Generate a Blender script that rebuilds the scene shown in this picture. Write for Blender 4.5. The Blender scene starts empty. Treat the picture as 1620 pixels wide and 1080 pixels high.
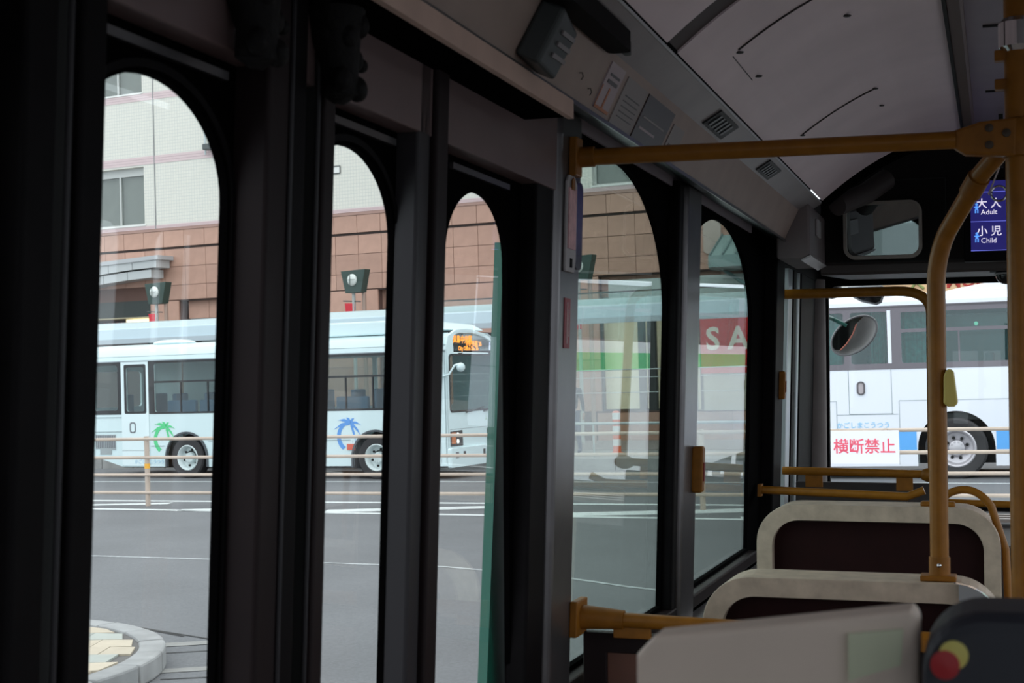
import bpy, bmesh, math, random
from mathutils import Vector, Matrix
from mathutils.geometry import tessellate_polygon
random.seed(7)
SC = bpy.context.scene
COL = SC.collection
PI = math.pi

# ---------------------------------------------------------------- camera
# the bus interior is the upright frame; the eye stands at (0,0,1.45)
F = 2400.0
def nv(*a): return Vector(a).normalized()
fb = nv(770, 62, F); ub = Vector((-.005, -1, .0274)); ub = (ub - fb*ub.dot(fb)).normalized()
rb = fb.cross(ub)
if rb.x < 0: rb = -rb
B = Matrix((rb, fb, ub))                      # camera (right,down,forward) -> bus frame
ro = nv(4910, -188, -F); uo = Vector((-.0287, -1, .0197)); uo = (uo - ro*uo.dot(ro)).normalized()
ao = uo.cross(ro)
if ao.z < 0: ao = -ao
O = Matrix((ro, ao, uo))                      # camera -> street frame
EYE = Vector((0, 0, 1.45)); EYE_O = Vector((0, 0, 2.05))
cam = bpy.data.cameras.new('camera'); co = bpy.data.objects.new('camera', cam); COL.objects.link(co)
R = Matrix((B @ Vector((1, 0, 0)), B @ Vector((0, -1, 0)), B @ Vector((0, 0, -1)))).transposed()
co.matrix_world = Matrix.Translation(EYE) @ R.to_4x4()
cam.sensor_width = 36.0; cam.lens = F/1620*36.0; cam.clip_start = .02; cam.clip_end = 500
cam.dof.use_dof = True; cam.dof.focus_distance = 7.0; cam.dof.aperture_fstop = 13.0
SC.camera = co
# the street the bus stands on is tipped against the bus floor by about one degree
M_OUT = Matrix.Translation(EYE) @ (B @ O.transposed()).to_4x4() @ Matrix.Translation(-EYE_O)

# ---------------------------------------------------------------- sky
W = bpy.data.worlds.new('overcast_sky'); SC.world = W; W.use_nodes = True
wn = W.node_tree; bg = wn.nodes['Background']
tc = wn.nodes.new('ShaderNodeTexCoord'); sx = wn.nodes.new('ShaderNodeSeparateXYZ'); cr = wn.nodes.new('ShaderNodeValToRGB')
wn.links.new(tc.outputs['Generated'], sx.inputs[0]); wn.links.new(sx.outputs['Z'], cr.inputs[0])
cr.color_ramp.elements[0].color = (.66, .74, .80, 1); cr.color_ramp.elements[0].position = 0.0
cr.color_ramp.elements[1].color = (.92, .97, .99, 1); cr.color_ramp.elements[1].position = .9
wn.links.new(cr.outputs[0], bg.inputs[0]); bg.inputs[1].default_value = 2.35
SC.view_settings.view_transform = 'Standard'; SC.view_settings.look = 'None'
SC.view_settings.gamma = 1.0; SC.view_settings.use_curve_mapping = False
SC.view_settings.exposure = 0.0

# ---------------------------------------------------------------- materials
MATS = {}
def mat(name, col, rough=.6, metal=0., var=.0, scale=8., bump=0., spec=None, emit=None, estr=0., objrand=0.):
    if name in MATS: return MATS[name]
    m = bpy.data.materials.new(name); m.use_nodes = True; nt = m.node_tree; p = nt.nodes['Principled BSDF']
    p.inputs['Base Color'].default_value = (*col, 1); p.inputs['Roughness'].default_value = rough; p.inputs['Metallic'].default_value = metal
    if spec is not None: p.inputs['Specular IOR Level'].default_value = spec
    if emit: p.inputs['Emission Color'].default_value = (*emit, 1); p.inputs['Emission Strength'].default_value = estr
    if var or bump or objrand:
        t = nt.nodes.new('ShaderNodeTexCoord'); n = nt.nodes.new('ShaderNodeTexNoise'); n.inputs['Scale'].default_value = scale; n.inputs['Detail'].default_value = 5
        nt.links.new(t.outputs['Object'], n.inputs['Vector'])
        mr = nt.nodes.new('ShaderNodeMapRange'); mr.inputs[1].default_value = .3; mr.inputs[2].default_value = .7
        mr.inputs[3].default_value = 1-var; mr.inputs[4].default_value = 1+var
        nt.links.new(n.outputs['Fac'], mr.inputs[0])
        fac = mr.outputs[0]
        if objrand:
            oi = nt.nodes.new('ShaderNodeObjectInfo'); m2 = nt.nodes.new('ShaderNodeMapRange')
            m2.inputs[3].default_value = 1-objrand; m2.inputs[4].default_value = 1+objrand
            nt.links.new(oi.outputs['Random'], m2.inputs[0])
            mu = nt.nodes.new('ShaderNodeMath'); mu.operation = 'MULTIPLY'
            nt.links.new(fac, mu.inputs[0]); nt.links.new(m2.outputs[0], mu.inputs[1]); fac = mu.outputs[0]
        vm = nt.nodes.new('ShaderNodeVectorMath'); vm.operation = 'SCALE'; vm.inputs[0].default_value = col
        nt.links.new(fac, vm.inputs['Scale']); nt.links.new(vm.outputs[0], p.inputs['Base Color'])
        if bump:
            b = nt.nodes.new('ShaderNodeBump'); b.inputs['Strength'].default_value = bump; b.inputs['Distance'].default_value = .01
            nt.links.new(n.outputs['Fac'], b.inputs['Height']); nt.links.new(b.outputs[0], p.inputs['Normal'])
    MATS[name] = m; return m
def glass(name, tint, ior=1.5, rough=0.0):
    if name in MATS: return MATS[name]
    m = bpy.data.materials.new(name); m.use_nodes = True; nt = m.node_tree; nt.nodes.clear()
    o = nt.nodes.new('ShaderNodeOutputMaterial'); mx = nt.nodes.new('ShaderNodeMixShader'); f = nt.nodes.new('ShaderNodeFresnel')
    ge = nt.nodes.new('ShaderNodeNewGeometry'); mi = nt.nodes.new('ShaderNodeMapRange'); mi.inputs[3].default_value = ior; mi.inputs[4].default_value = 1/ior
    nt.links.new(ge.outputs['Backfacing'], mi.inputs[0]); nt.links.new(mi.outputs[0], f.inputs[0]); tint = tuple(c**.5 for c in tint)
    t = nt.nodes.new('ShaderNodeBsdfTransparent'); t.inputs[0].default_value = (*tint, 1)
    g = nt.nodes.new('ShaderNodeBsdfGlossy'); g.inputs['Roughness'].default_value = rough
    nt.links.new(f.outputs[0], mx.inputs[0]); nt.links.new(t.outputs[0], mx.inputs[1]); nt.links.new(g.outputs[0], mx.inputs[2]); nt.links.new(mx.outputs[0], o.inputs[0])
    MATS[name] = m; return m

BLK = mat('black_paint', (.005, .004, .0045), .6, spec=.06, var=.2, scale=20)
BLK2 = mat('black_board', (.0018, .0016, .0018), .9, spec=.01, var=.2, scale=15)
BRN = mat('dark_brown_paint', (.016, .010, .0105), .5, spec=.10, var=.12, scale=6)
GUN = mat('grey_post_metal', (.15, .14, .145), .3, .75, var=.1, scale=12)
GOLD = mat('gold_rail_paint', (.27, .105, .010), .36, .0, spec=.25, var=.12, scale=30)
GOLDD = mat('gold_casting_paint', (.25, .095, .010), .45, .0, spec=.25, var=.15, scale=30)
CREAM = mat('cream_ceiling_panel', (.84, .68, .70), .5, var=.07, scale=3)
DUCT = mat('grey_duct_metal', (.30, .26, .26), .38, .3, var=.12, scale=5)
FASC = mat('beige_grey_fascia', (.62, .43, .35), .55, var=.06, scale=12)
WOOD = mat('pale_worn_wood', (.50, .39, .30), .5, var=.18, scale=24, bump=.15)
WOODD = mat('red_brown_laminate', (.12, .045, .028), .45, var=.2, scale=10)
MAR = mat('maroon_seat_shell', (.018, .004, .004), .7, spec=.15, var=.15, scale=12)
CHR = mat('chrome', (.7, .7, .7), .15, 1)
RUB = mat('black_rubber', (.012, .012, .012), .8)
YEL = mat('yellow_grip', (.62, .50, .12), .5)
MIR = mat('mirror_silver', (.40, .45, .46), .02, 1)
FLR = mat('bus_floor_vinyl', (.16, .13, .12), .6, var=.2, scale=30)

# ---------------------------------------------------------------- mesh helpers
class MB:
    def __init__(s, tf=None): s.v = []; s.f = []; s.tf = tf
    def add(s, vs, fs):
        n = len(s.v)
        for p in vs: s.v.append(tuple(s.tf(*p)) if s.tf else tuple(p))
        for q in fs: s.f.append(tuple(i+n for i in q))
        return s
    def box(s, x0, x1, y0, y1, z0, z1):
        return s.add([(x0,y0,z0),(x1,y0,z0),(x1,y1,z0),(x0,y1,z0),(x0,y0,z1),(x1,y0,z1),(x1,y1,z1),(x0,y1,z1)],
                     [(0,3,2,1),(4,5,6,7),(0,1,5,4),(1,2,6,5),(2,3,7,6),(3,0,4,7)])
    def prism(s, pts, axis, a, b):           # closed convex-ish or concave polygon extruded along axis
        n = len(pts)
        def mk(p, w): return {'x': (w, p[0], p[1]), 'y': (p[0], w, p[1]), 'z': (p[0], p[1], w)}[axis]
        vs = [mk(p, a) for p in pts] + [mk(p, b) for p in pts]
        fs = [(i, (i+1) % n, (i+1) % n+n, i+n) for i in range(n)]
        tr = tessellate_polygon([[Vector((p[0], p[1], 0)) for p in pts]])
        fs += [tuple(t) for t in tr] + [tuple(i+n for i in reversed(t)) for t in tr]
        return s.add(vs, fs)
    def plate(s, outer, holes, axis, a, b):
        loops = [outer]+holes; allp = [p for l in loops for p in l]; n = len(allp)
        def mk(p, w): return {'x': (w, p[0], p[1]), 'y': (p[0], w, p[1]), 'z': (p[0], p[1], w)}[axis]
        vs = [mk(p, a) for p in allp]+[mk(p, b) for p in allp]; fs = []; k = 0
        for l in loops:
            m = len(l)
            for i in range(m): fs.append((k+i, k+(i+1) % m, k+(i+1) % m+n, k+i+n))
            k += m
        tr = tessellate_polygon([[Vector((p[0], p[1], 0)) for p in l] for l in loops])
        fs += [tuple(t) for t in tr]+[tuple(i+n for i in reversed(t)) for t in tr]
        return s.add(vs, fs)
    def tube(s, pts, r, n=10, cap=True):
        pts = [Vector(p) for p in pts]; m = len(pts); vs = []; fs = []
        rs = r if isinstance(r, (list, tuple)) else [r]*m
        up = None
        for i, p in enumerate(pts):
            t = (pts[min(i+1, m-1)]-pts[max(i-1, 0)]).normalized()
            if up is None: up = Vector((0, 0, 1)) if abs(t.z) < .9 else Vector((1, 0, 0))
            u = (up-t*up.dot(t)).normalized(); w = t.cross(u); up = u
            for k in range(n):
                a = 2*PI*k/n; vs.append(p+(u*math.cos(a)+w*math.sin(a))*rs[i])
        for i in range(m-1):
            for k in range(n): fs.append((i*n+k, i*n+(k+1) % n, (i+1)*n+(k+1) % n, (i+1)*n+k))
        if cap: fs.append(tuple(reversed(range(n)))); fs.append(tuple((m-1)*n+k for k in range(n)))
        return s.add(vs, fs)
    def lathe(s, prof, c, axis='z', n=24, cap=True):   # prof: (radius, height along axis)
        vs = []; fs = []; m = len(prof)
        for r, h in prof:
            for k in range(n):
                a = 2*PI*k/n; x, y = r*math.cos(a), r*math.sin(a)
                q = {'z': (x, y, h), 'y': (x, h, y), 'x': (h, x, y)}[axis]; vs.append((c[0]+q[0], c[1]+q[1], c[2]+q[2]))
        for i in range(m-1):
            for k in range(n): fs.append((i*n+k, i*n+(k+1) % n, (i+1)*n+(k+1) % n, (i+1)*n+k))
        if not cap: return s.add(vs, fs)
        if prof[0][0] > 0: fs.append(tuple(reversed(range(n))))
        if prof[-1][0] > 0: fs.append(tuple((m-1)*n+k for k in range(n)))
        return s.add(vs, fs)
    def ball(s, c, r, sc=(1, 1, 1), n=12):
        pr = [(r*math.sin(PI*i/8)+1e-5, -r*math.cos(PI*i/8)) for i in range(9)]
        t = MB().lathe(pr, (0, 0, 0), 'z', n)
        return s.add([(c[0]+p[0]*sc[0], c[1]+p[1]*sc[1], c[2]+p[2]*sc[2]) for p in t.v], t.f)
BASE = {}
OUTS = []
OUTMODE = [False]
def obj(name, mb, m, parent=None, smooth=False, bevel=0., seg=2):
    vs = [Vector(v) for v in mb.v]
    base = Vector((0, 0, 0))
    if parent is not None: base = BASE[parent.name]
    elif vs:
        base = Vector(((min(v.x for v in vs)+max(v.x for v in vs))/2, (min(v.y for v in vs)+max(v.y for v in vs))/2, min(v.z for v in vs)))
    me = bpy.data.meshes.new(name); me.from_pydata([v-base for v in vs], [], mb.f); me.update()
    bm = bmesh.new(); bm.from_mesh(me); bmesh.ops.remove_doubles(bm, verts=bm.verts, dist=1e-6); bmesh.ops.recalc_face_normals(bm, faces=bm.faces); bm.to_mesh(me); bm.free()
    me.materials.append(m)
    o = bpy.data.objects.new(name, me); COL.objects.link(o)
    if parent is not None: o.parent = parent
    else:
        o.location = base
        if OUTMODE[0]: OUTS.append(o)
    BASE[o.name] = base
    if smooth:
        for p in me.polygons: p.use_smooth = True
        try: me.set_sharp_from_angle(angle=math.radians(40))
        except Exception: pass
    if bevel:
        b = o.modifiers.new('bevel', 'BEVEL'); b.width = bevel; b.segments = seg; b.limit_method = 'ANGLE'; b.angle_limit = math.radians(50)
    return o
def tag(o, label=None, cat=None, group=None, kind=None):
    if label: o['label'] = label
    if cat: o['category'] = cat
    if group: o['group'] = group
    if kind: o['kind'] = kind
    return o
def thing(name, label, cat, loc=(0, 0, 0), rotz=0., group=None, local=False, kind=None):
    o = bpy.data.objects.new(name, None); COL.objects.link(o); o.location = loc; o.rotation_euler = (0, 0, rotz); o.empty_display_size = .1
    BASE[o.name] = Vector((0, 0, 0)) if local else Vector(loc)
    tag(o, label, cat, group, kind)
    if OUTMODE[0]: OUTS.append(o)
    return o
def dup(root, loc, label=None):
    r = root.copy(); COL.objects.link(r); r.location = loc
    if label: r['label'] = label
    BASE[r.name] = BASE[root.name]
    if OUTMODE[0]: OUTS.append(r)
    for ch in list(root.children):
        c = ch.copy(); COL.objects.link(c); c.parent = r
        for g in list(ch.children):
            d = g.copy(); COL.objects.link(d); d.parent = c
    return r
def copypart(src, parent, loc):
    c = src.copy(); COL.objects.link(c); c.parent = parent; c.location = loc; return c
def rrect(x0, x1, z0, z1, r, n=5):
    o = []
    for cx, cz, a0 in ((x1-r, z1-r, 0), (x0+r, z1-r, 90), (x0+r, z0+r, 180), (x1-r, z0+r, 270)):
        for k in range(n+1):
            a = math.radians(a0+90*k/n); o.append((cx+r*math.cos(a), cz+r*math.sin(a)))
    return o
def arch_pts(yc, a, h, ztop, zbot, n=24, pw=1.0):
    zc = ztop-h; o = [(yc-a, zbot)]; 
    o = [(yc+a, zbot)]
    for k in range(n+1):
        t = PI*k/n; o.append((yc+a*math.cos(t), zc+h*math.sin(t)))
    o.append((yc-a, zbot)); return o
def circ(cx, cz, r, n=24, a0=0, a1=360):
    return [(cx+r*math.cos(math.radians(a0+(a1-a0)*k/n)), cz+r*math.sin(math.radians(a0+(a1-a0)*k/n))) for k in range(n+(0 if a1-a0 == 360 else 1))]
def text(s, size, mp, m, name, parent, ex=.002, align='CENTER', bold=0.):
    cu = bpy.data.curves.new('t', 'FONT'); cu.body = s; cu.size = size; cu.extrude = ex; cu.align_x = align; cu.align_y = 'CENTER'; cu.resolution_u = 3; cu.offset = bold
    to = bpy.data.objects.new('t', cu); COL.objects.link(to)
    dg = bpy.context.evaluated_depsgraph_get(); me = to.evaluated_get(dg).to_mesh()
    mb = MB(); mb.add([mp(v.co.x, v.co.y, v.co.z) for v in me.vertices], [tuple(p.vertices) for p in me.polygons])
    to.evaluated_get(dg).to_mesh_clear(); bpy.data.objects.remove(to); bpy.data.curves.remove(cu)
    return obj(name, mb, m, parent)

# ================================================================ OUR BUS: the setting
XW = -.95; LEAN = .03
def WL(w, y, z): return (XW+LEAN*(z-1.45)+w, y, z)      # w = distance inwards from the glass plane
def st(name, mb, m, parent=None, **k):
    o = obj(name, mb, m, parent, **k)
    if parent is None: o['kind'] = 'structure'
    return o
def sthing(name): return thing(name, None, None, kind='structure')
GL = glass('clear_door_glass', (.97, .98, .975), 1.28)
GLT = glass('green_tinted_glass', (.75, .87, .81), 1.9)

st('floor', MB().box(-1.0, 1.25, -2.5, 8.3, -.06, 0), FLR)
wl = sthing('wall_left')
# rear of the door bay and lower skins
st('rear_panel', MB(WL).box(-.02, .05, -2.5, .72, 0, 2.4), BLK2, wl)
st('lower_panel', MB(WL).box(-.02, .03, 3.16, 7.0, 0, .66), BRN, wl)
st('upper_panel', MB(WL).box(-.02, .012, .72, 7.0, 2.075, 2.4), BLK2, wl)
# folding door leaves
LEAF = [(.99, .71, 1.27), (1.553, 1.27, 1.85), (2.115, 1.85, 2.39), (2.715, 2.39, 3.10)]
for i, (yc, y0, y1) in enumerate(LEAF):
    d = sthing('door_%d' % (i+1))
    st('arch_board', MB(WL).plate([(y0, .06), (y1, .06), (y1, 2.08), (y0, 2.08)], [arch_pts(yc, .18, .13, 1.811, .32) if i < 3 else [(yc+.315, .32)]+arch_pts(yc, .18, .13, 1.811, .32)[1:]], 'x', -.006, .006), BLK2, d)
    st('pane', MB(WL).box(-.004, -.001, yc-.185, yc+(.185 if i < 3 else .33), .31, 1.82), GL, d)
    st('upper_panel', MB(WL).prism([(y0, 1.86), (y1, 1.86), (y1, 2.08), (y0, 2.08)], 'x', .004, .045), mat('brown_panel_lit_tone', (.15, .10, .098), .38, var=.1, scale=6), d, bevel=.003)  # brown lightened to stand for the light falling on the upper panels
    st('groove_strip', MB(WL).box(.006, .014, yc-.17, yc+.16, 1.835, 1.846), GUN, d)
    if i < 3: st('arch_bead', MB(WL).plate(arch_pts(yc, .196, .146, 1.827, .30), [arch_pts(yc, .186, .136, 1.817, .31)], 'x', .006, .010), BLK, d)
    if i == 3:
        st('green_exterior_trim', MB().prism([(2.925, .2), (3.07, .2), (3.08, 1.75), (3.064, 1.75), (3.0, 1.274), (2.94, .84)], 'x', -1.02, -1.0), mat('green_body_paint', (.006, .13, .085), .3), d)
# posts between the leaves
posts = [('slim_post', .70, .76, .05, BLK), ('slim_post', 1.245, 1.30, .05, BLK), ('slim_post', 1.338, 1.386, .05, BLK), ('hinge_post', 1.746, 1.806, .055, BRN), ('hinge_post', 1.808, 1.858, .055, BLK),
         ('hinge_post', 1.934, 1.974, .045, BRN), ('hinge_post', 2.296, 2.349, .045, mat('dark_grey_post', (.03, .027, .03), .4, spec=.2)), ('hinge_post', 2.352, 2.41, .055, BRN), ('hinge_post', 2.975, 3.095, .04, BLK)]
for nm, a, b, w, m in posts:
    st(nm, MB(WL).box(-.006, w, a, b, .06, 2.06), m, wl, bevel=.006, seg=3)
for a, b, w in [(1.303, 1.333, .038), (1.86, 1.93, .03), (1.898, 1.906, .05), (2.415, 2.42, .04)]:
    st('seal_strip', MB(WL).box(-.006, w, a, b, .06, 2.06), RUB, wl)
for a, w in [(1.321, .048), (1.807, .0565), (1.898, .052)]:
    st('beading', MB(WL).tube([(w, a, .07), (w, a, 2.05)], .0035, 8), MATS['dark_grey_post'], wl, smooth=True)
# fixed windows 4 and 5 with arch boards
st('arch_board', MB(WL).plate([(3.10, .66), (4.70, .66), (4.70, 2.078), (3.10, 2.078)], [arch_pts(3.77, .65, .37, 2.017, .79, 40)], 'x', -.006, .010), BLK2, wl)
st('arch_board', MB(WL).plate([(4.56, .66), (6.60, .66), (6.60, 2.078), (4.56, 2.078)], [arch_pts(5.32, .715, .34, 2.017, .79, 40)], 'x', -.006, .0102), BLK2, wl)
for i, (a, b) in enumerate([(3.10, 4.44), (4.58, 6.05)]):
    w = sthing('window_%d' % (i+1))
    st('pane', MB(WL).box(-.004, -.001, a, b, .78, 2.03), GLT, w)
    0 and st('pane_edge', MB(WL).box(-.012, -.005, a+.66, a+.675, .79, 1.62 if i == 0 else 1.0), mat('clear_acrylic_edge', (.5, .55, .52), .3), w)
    st('sill', MB(WL).box(-.01, .045, a, b+.05, .735, .778), BRN, w, bevel=.006)
    st('transom_strip', MB(WL).box(.008, .016, a+.27, b-.1 if i else 4.60, 2.034, 2.066), mat('lilac_grey_strip', (.42, .36, .40), .45), w)
st('sill_board', MB(WL).box(.03, .085, 4.4, 6.55, .69, .715), mat('grey_sill_strip', (.30, .28, .28), .4, .3), wl)
st('grey_post', MB(WL).box(-.006, .052, 3.100, 3.285, .05, 2.05), GUN, wl, bevel=.02, seg=4)
st('grey_post', MB(WL).box(-.006, .052, 4.50, 4.72, .05, 2.05), GUN, wl, bevel=.014, seg=4)
st('dark_post', MB(WL).box(-.006, .04, 4.43, 4.49, .05, 2.05), BLK, wl, bevel=.008)
st('dark_post', MB(WL).box(-.006, .06, 6.38, 6.62, .05, 2.05), BLK, wl, bevel=.008)
# front door bay: slim glazed leaf, bright strips, corner post
fd = sthing('door_5')
st('pane', MB(WL).box(-.004, -.001, 6.62, 8.0, .2, 2.0), GLT, fd)
for a, b, w, m in [(6.66, 6.70, .03, BLK), (6.86, 6.99, .045, mat('bright_door_metal', (.42, .44, .46), .3, .5)), (7.0, 7.10, .05, BLK), (7.17, 7.22, .05, MATS['bright_door_metal']), (7.24, 7.9, .055, BLK)]:
    st('stile', MB(WL).box(-.006, w, a, b, .1, 2.0), m, fd, bevel=.004)
st('header', MB(WL).box(-.006, .06, 6.6, 8.0, 1.96, 2.3), BLK, fd)
st('step_board', MB(WL).box(-.006, .03, 6.6, 8.0, .02, .3), BLK, fd)
st('wall_right', MB().plate([(-2.5, 0), (8.3, 0), (8.3, 2.4), (-2.5, 2.4)], [rrect(-1.6, -.1, .80, 1.93, .08), rrect(.1, 1.6, .80, 1.93, .08), rrect(1.8, 3.3, .80, 1.93, .08), rrect(3.5, 5.0, .80, 1.93, .08), rrect(5.2, 6.6, .80, 1.93, .08), rrect(6.8, 7.9, .7, 1.85, .08)], 'x', 1.25, 1.29), mat('right_wall_paint', (.16, .12, .11), .6))
st('wall_back', MB().plate([(-1.0, 0), (1.25, 0), (1.25, 2.4), (-1.0, 2.4)], [rrect(-.8, 1.05, .95, 1.8, .1)], 'y', -2.54, -2.5), BRN)
# cornice duct along the left wall, section in x,z
DK = (-2.5, 6.6)
def strip(name, x0, z0, x1, z1, y0, y1, th, m, parent=None, **k):
    n = Vector((-(z1-z0), x1-x0)).normalized()*th
    return st(name, MB().prism([(x0, z0), (x1, z1), (x1+n.x, z1+n.y), (x0+n.x, z0+n.y)], 'y', y0, y1), m, parent, **k)
tr = sthing('trim_1')
strip('fascia_panel', -.800, 1.968, -.800, 2.004, -2.5, 2.862, -.012, FASC, tr)
st('soffit_board', MB().prism([(-.93, 1.972), (-.808, 1.972), (-.808, 2.0), (-.95, 2.0)], 'y', -2.5, 2.862), BLK2, tr)
st('under_panel', MB().prism([(-.94, 2.075), (-.80, 2.006), (-.80, 2.016), (-.94, 2.09)], 'y', -2.5, 6.6), mat('shade_teal_panel', (.03, .04, .042), .4), tr)  # dark teal puts the shade under the cornice into the panel colour
strip('cornice_panel', -.800, 2.008, -.742, 2.126, -2.5, 6.6, .01, mat('cornice_brown_grey', (.36, .265, .225), .6, var=.06, scale=10), tr)
strip('cornice_bead', -.799, 2.004, -.797, 2.012, -2.5, 6.6, -.006, GUN, tr)
strip('cove_panel', -.742, 2.126, -.672, 2.168, -2.5, 6.2, .01, DUCT, tr)
st('light_edge_strip', MB().tube([(-.670, -2.5, 2.169), (-.670, 6.15, 2.169)], .0035, 6), mat('pale_edge_strip', (.55, .55, .58), .4, .3), tr, smooth=True)
def archz(x): return -.7104*x*x-.08986*x+2.4372 if x < -.06 else 2.4401
ce = sthing('ceiling')
xs = [-.669+i*(.669-.12)/12 for i in range(13)]
for k, (a, b) in enumerate([(-2.5, -.35), (-.32, 1.0), (1.03, 3.19), (3.30, 6.2)]):
    m = MB()
    m.prism([(x, archz(x)) for x in xs]+[(x, archz(x)+.012) for x in reversed(xs)], 'y', a, b)
    st('ceiling_panel', m, CREAM, ce)
for a, b in [(-.35, -.32), (1.0, 1.03), (3.19, 3.30), (6.2, 6.215)]:
    st('joint_strip', MB().prism([(x, archz(x)+.006) for x in xs]+[(x, archz(x)+.02) for x in reversed(xs)], 'y', a, b), mat('dark_joint', (.05, .03, .03), .6), ce)
st('edge_trim', MB().prism([(-.12, 2.436), (-.075, 2.44), (-.075, 2.41), (-.082, 2.405), (-.12, 2.43)], 'y', -2.5, 6.2), mat('brown_trim', (.14, .09, .085), .5), ce)
st('edge_gasket', MB().box(-.128, -.118, -2.5, 6.2, 2.425, 2.445), RUB, ce)
st('centre_panel', MB().box(-.075, 1.30, -2.5, 6.2, 2.44, 2.455), mat('centre_panel_grey', (.27, .22, .24), .5, var=.06), ce)
for a, b in [(3.3, 3.31), (4.4, 4.412), (5.4, 5.41)]:
    st('panel_gap', MB().box(-.03, .2, a, b, 2.434, 2.441), RUB, ce)
st('roof_shell', MB().box(-1.0, 1.3, -2.5, 8.3, 2.49, 2.52), BLK2, ce)
def on_arch(x, y, r, name='screw', m=None):
    return st(name, MB().lathe([(r, archz(x)-.003), (r*.8, archz(x)-.006), (.001, archz(x)-.007)], (x, y, 0), 'z', 12), m or mat('dark_screw', (.02, .015, .015), .5), ce)
for x, y, r in [(-.584, 3.63, .011), (-.584, 3.93, .011), (-.354, 3.90, .011), (-.589, 4.90, .010), (-.359, 4.893, .010), (-.361, 5.197, .009), (-.584, 1.9, .011), (-.354, 1.9, .011)]: on_arch(x, y, r)
for (x0, x1, y) in [(-.584, -.30, 3.61), (-.589, -.359, 4.897)]:
    q = [x0+(x1-x0)*i/8 for i in range(9)]
    st('wire_line', MB().tube([(x, y, archz(x)-.002) for x in q], .0028, 6), MATS['dark_screw'], ce)
st('wire_line', MB().tube([(-.60, 3.63, archz(-.60)-.001), (-.60, 3.93, archz(-.60)-.001)], .0012, 6), MATS['dark_screw'], ce)
# front: bulkhead above the windscreen
wf = sthing('wall_front')
HD = mat('dark_header_panel', (.016, .0135, .013), .6, spec=.08, var=.1, scale=4)
st('header_panel', MB().plate([(-.72, 1.93), (1.25, 1.93), (1.25, 2.50), (-.72, 2.50)], [], 'y', 6.60, 6.64), HD, wf, bevel=.008)
st('header_lip', MB().prism([(6.585, 1.915), (6.60, 1.905), (8.0, 1.975), (8.0, 2.0), (6.6, 1.96), (6.585, 1.945)], 'x', -.72, 1.25), mat('header_lip_grey', (.07, .058, .055), .5, spec=.2), wf, smooth=False)
st('header_seam', MB().box(-.66, 1.2, 6.592, 6.6, 1.955, 1.96), RUB, wf)
st('header_seam', MB().box(-.205, -.20, 6.593, 6.6, 1.96, 2.30), RUB, wf)
st('header_seam', MB().box(-.52, -.20, 6.593, 6.6, 2.30, 2.305), RUB, wf)
st('arch_closer', MB().prism([(x, archz(x)-.03) for x in xs]+[(-.12, 2.5), (-.669, 2.5)], 'y', 6.215, 6.26), BLK2, wf)
st('corner_curtain_roll', MB().tube([(-.62, 6.30, 2.17), (-.52, 6.45, 2.23), (-.44, 6.55, 2.30)], .045, 12), mat('dark_roll', (.07, .055, .055), .5), wf, smooth=True)
st('windscreen_frame', MB().plate([(-1.0, .0), (1.3, .0), (1.3, 2.4), (-1.0, 2.4)], [rrect(-.838, 1.15, .845, 1.945, .05)], 'y', 8.0, 8.04), BLK, wf)
st('windscreen', MB().box(-.86, 1.17, 8.015, 8.02, .83, 1.96), GL, wf)
st('corner_curtain', MB().tube([(-.905, 7.86, .3), (-.905, 7.86, 1.97)], .068, 16), mat('grey_brown_curtain', (.16, .135, .13), .8, var=.1, scale=6), wf, smooth=True)
st('dashboard', MB().prism([(7.2, .70), (7.55, .78), (7.98, .80), (7.98, 0), (7.2, 0)], 'x', -.82, 1.2), mat('dark_dash', (.035, .028, .028), .6), wf, bevel=.02)
for k in range(3):
    st('dash_trim_line', MB().box(-.28, 1.1, 7.5+.12*k, 7.54+.12*k, .785, .802-.0*k), mat('pale_dash_trim', (.5, .42, .38), .4), wf)
st('front_partition', MB().box(-.88, -.26, 6.93, 6.96, .1, 1.0), mat('dark_partition', (.03, .022, .022), .5), wf, bevel=.006)

# ================================================================ interior things
def gold_tube(pts, r, n=14): return MB().tube(pts, r, n)
def bend(p0, c, p1, n=8):
    p0, c, p1 = Vector(p0), Vector(c), Vector(p1)
    return [tuple(p0*(1-t)**2+c*2*t*(1-t)+p1*t*t) for t in [i/n for i in range(n+1)]]
# aisle pole B with cluster joint, top rail
t = thing('grab_pole', 'thick gold vertical pole cut by right edge of photo', 'handrail', (.048, 3.30, 0))
obj('pole', gold_tube([(.048, 3.30, 0), (.048, 3.30, 2.44)], .029, 20), GOLD, t, smooth=True)
obj('floor_flange', MB().lathe([(.05, 0), (.05, .008), (.033, .03)], (.048, 3.30, 0), 'z', 20), GOLDD, t, smooth=True)
cl = obj('pole_clamp', MB().lathe([(.030, 1.910), (.036, 1.913), (.038, 1.92), (.038, 1.985), (.034, 1.99), (.030, 1.992)], (.048, 3.30, 0), 'z', 20), GOLDD, t, smooth=True)
obj('clamp_arm', MB().prism([(-.085, 1.935), (-.06, 1.918), (.04, 1.910), (.045, 1.99), (-.03, 1.985), (-.085, 1.968)], 'y', 3.262, 3.30), GOLDD, t, bevel=.006)
for x, z in [(-.012, 1.970), (-.012, 1.935), (.022, 1.958)]:
    obj('bolt', MB().lathe([(.0085, 0), (.0085, -.004), (.001, -.005)], (x, 3.262, z), 'y', 12), mat('dark_bolt', (.05, .03, .015), .5), t)
for z in (2.065, 2.125):
    obj('side_lug', MB().box(.0, .035, 3.285, 3.315, z-.012, z+.010), GOLDD, t, bevel=.003)
st_r = obj('strap_ring', MB().lathe([(.031, 2.13), (.04, 2.14), (.04, 2.19), (.031, 2.2)], (.048, 3.30, 0), 'z', 20), CHR, t, smooth=True)
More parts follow.
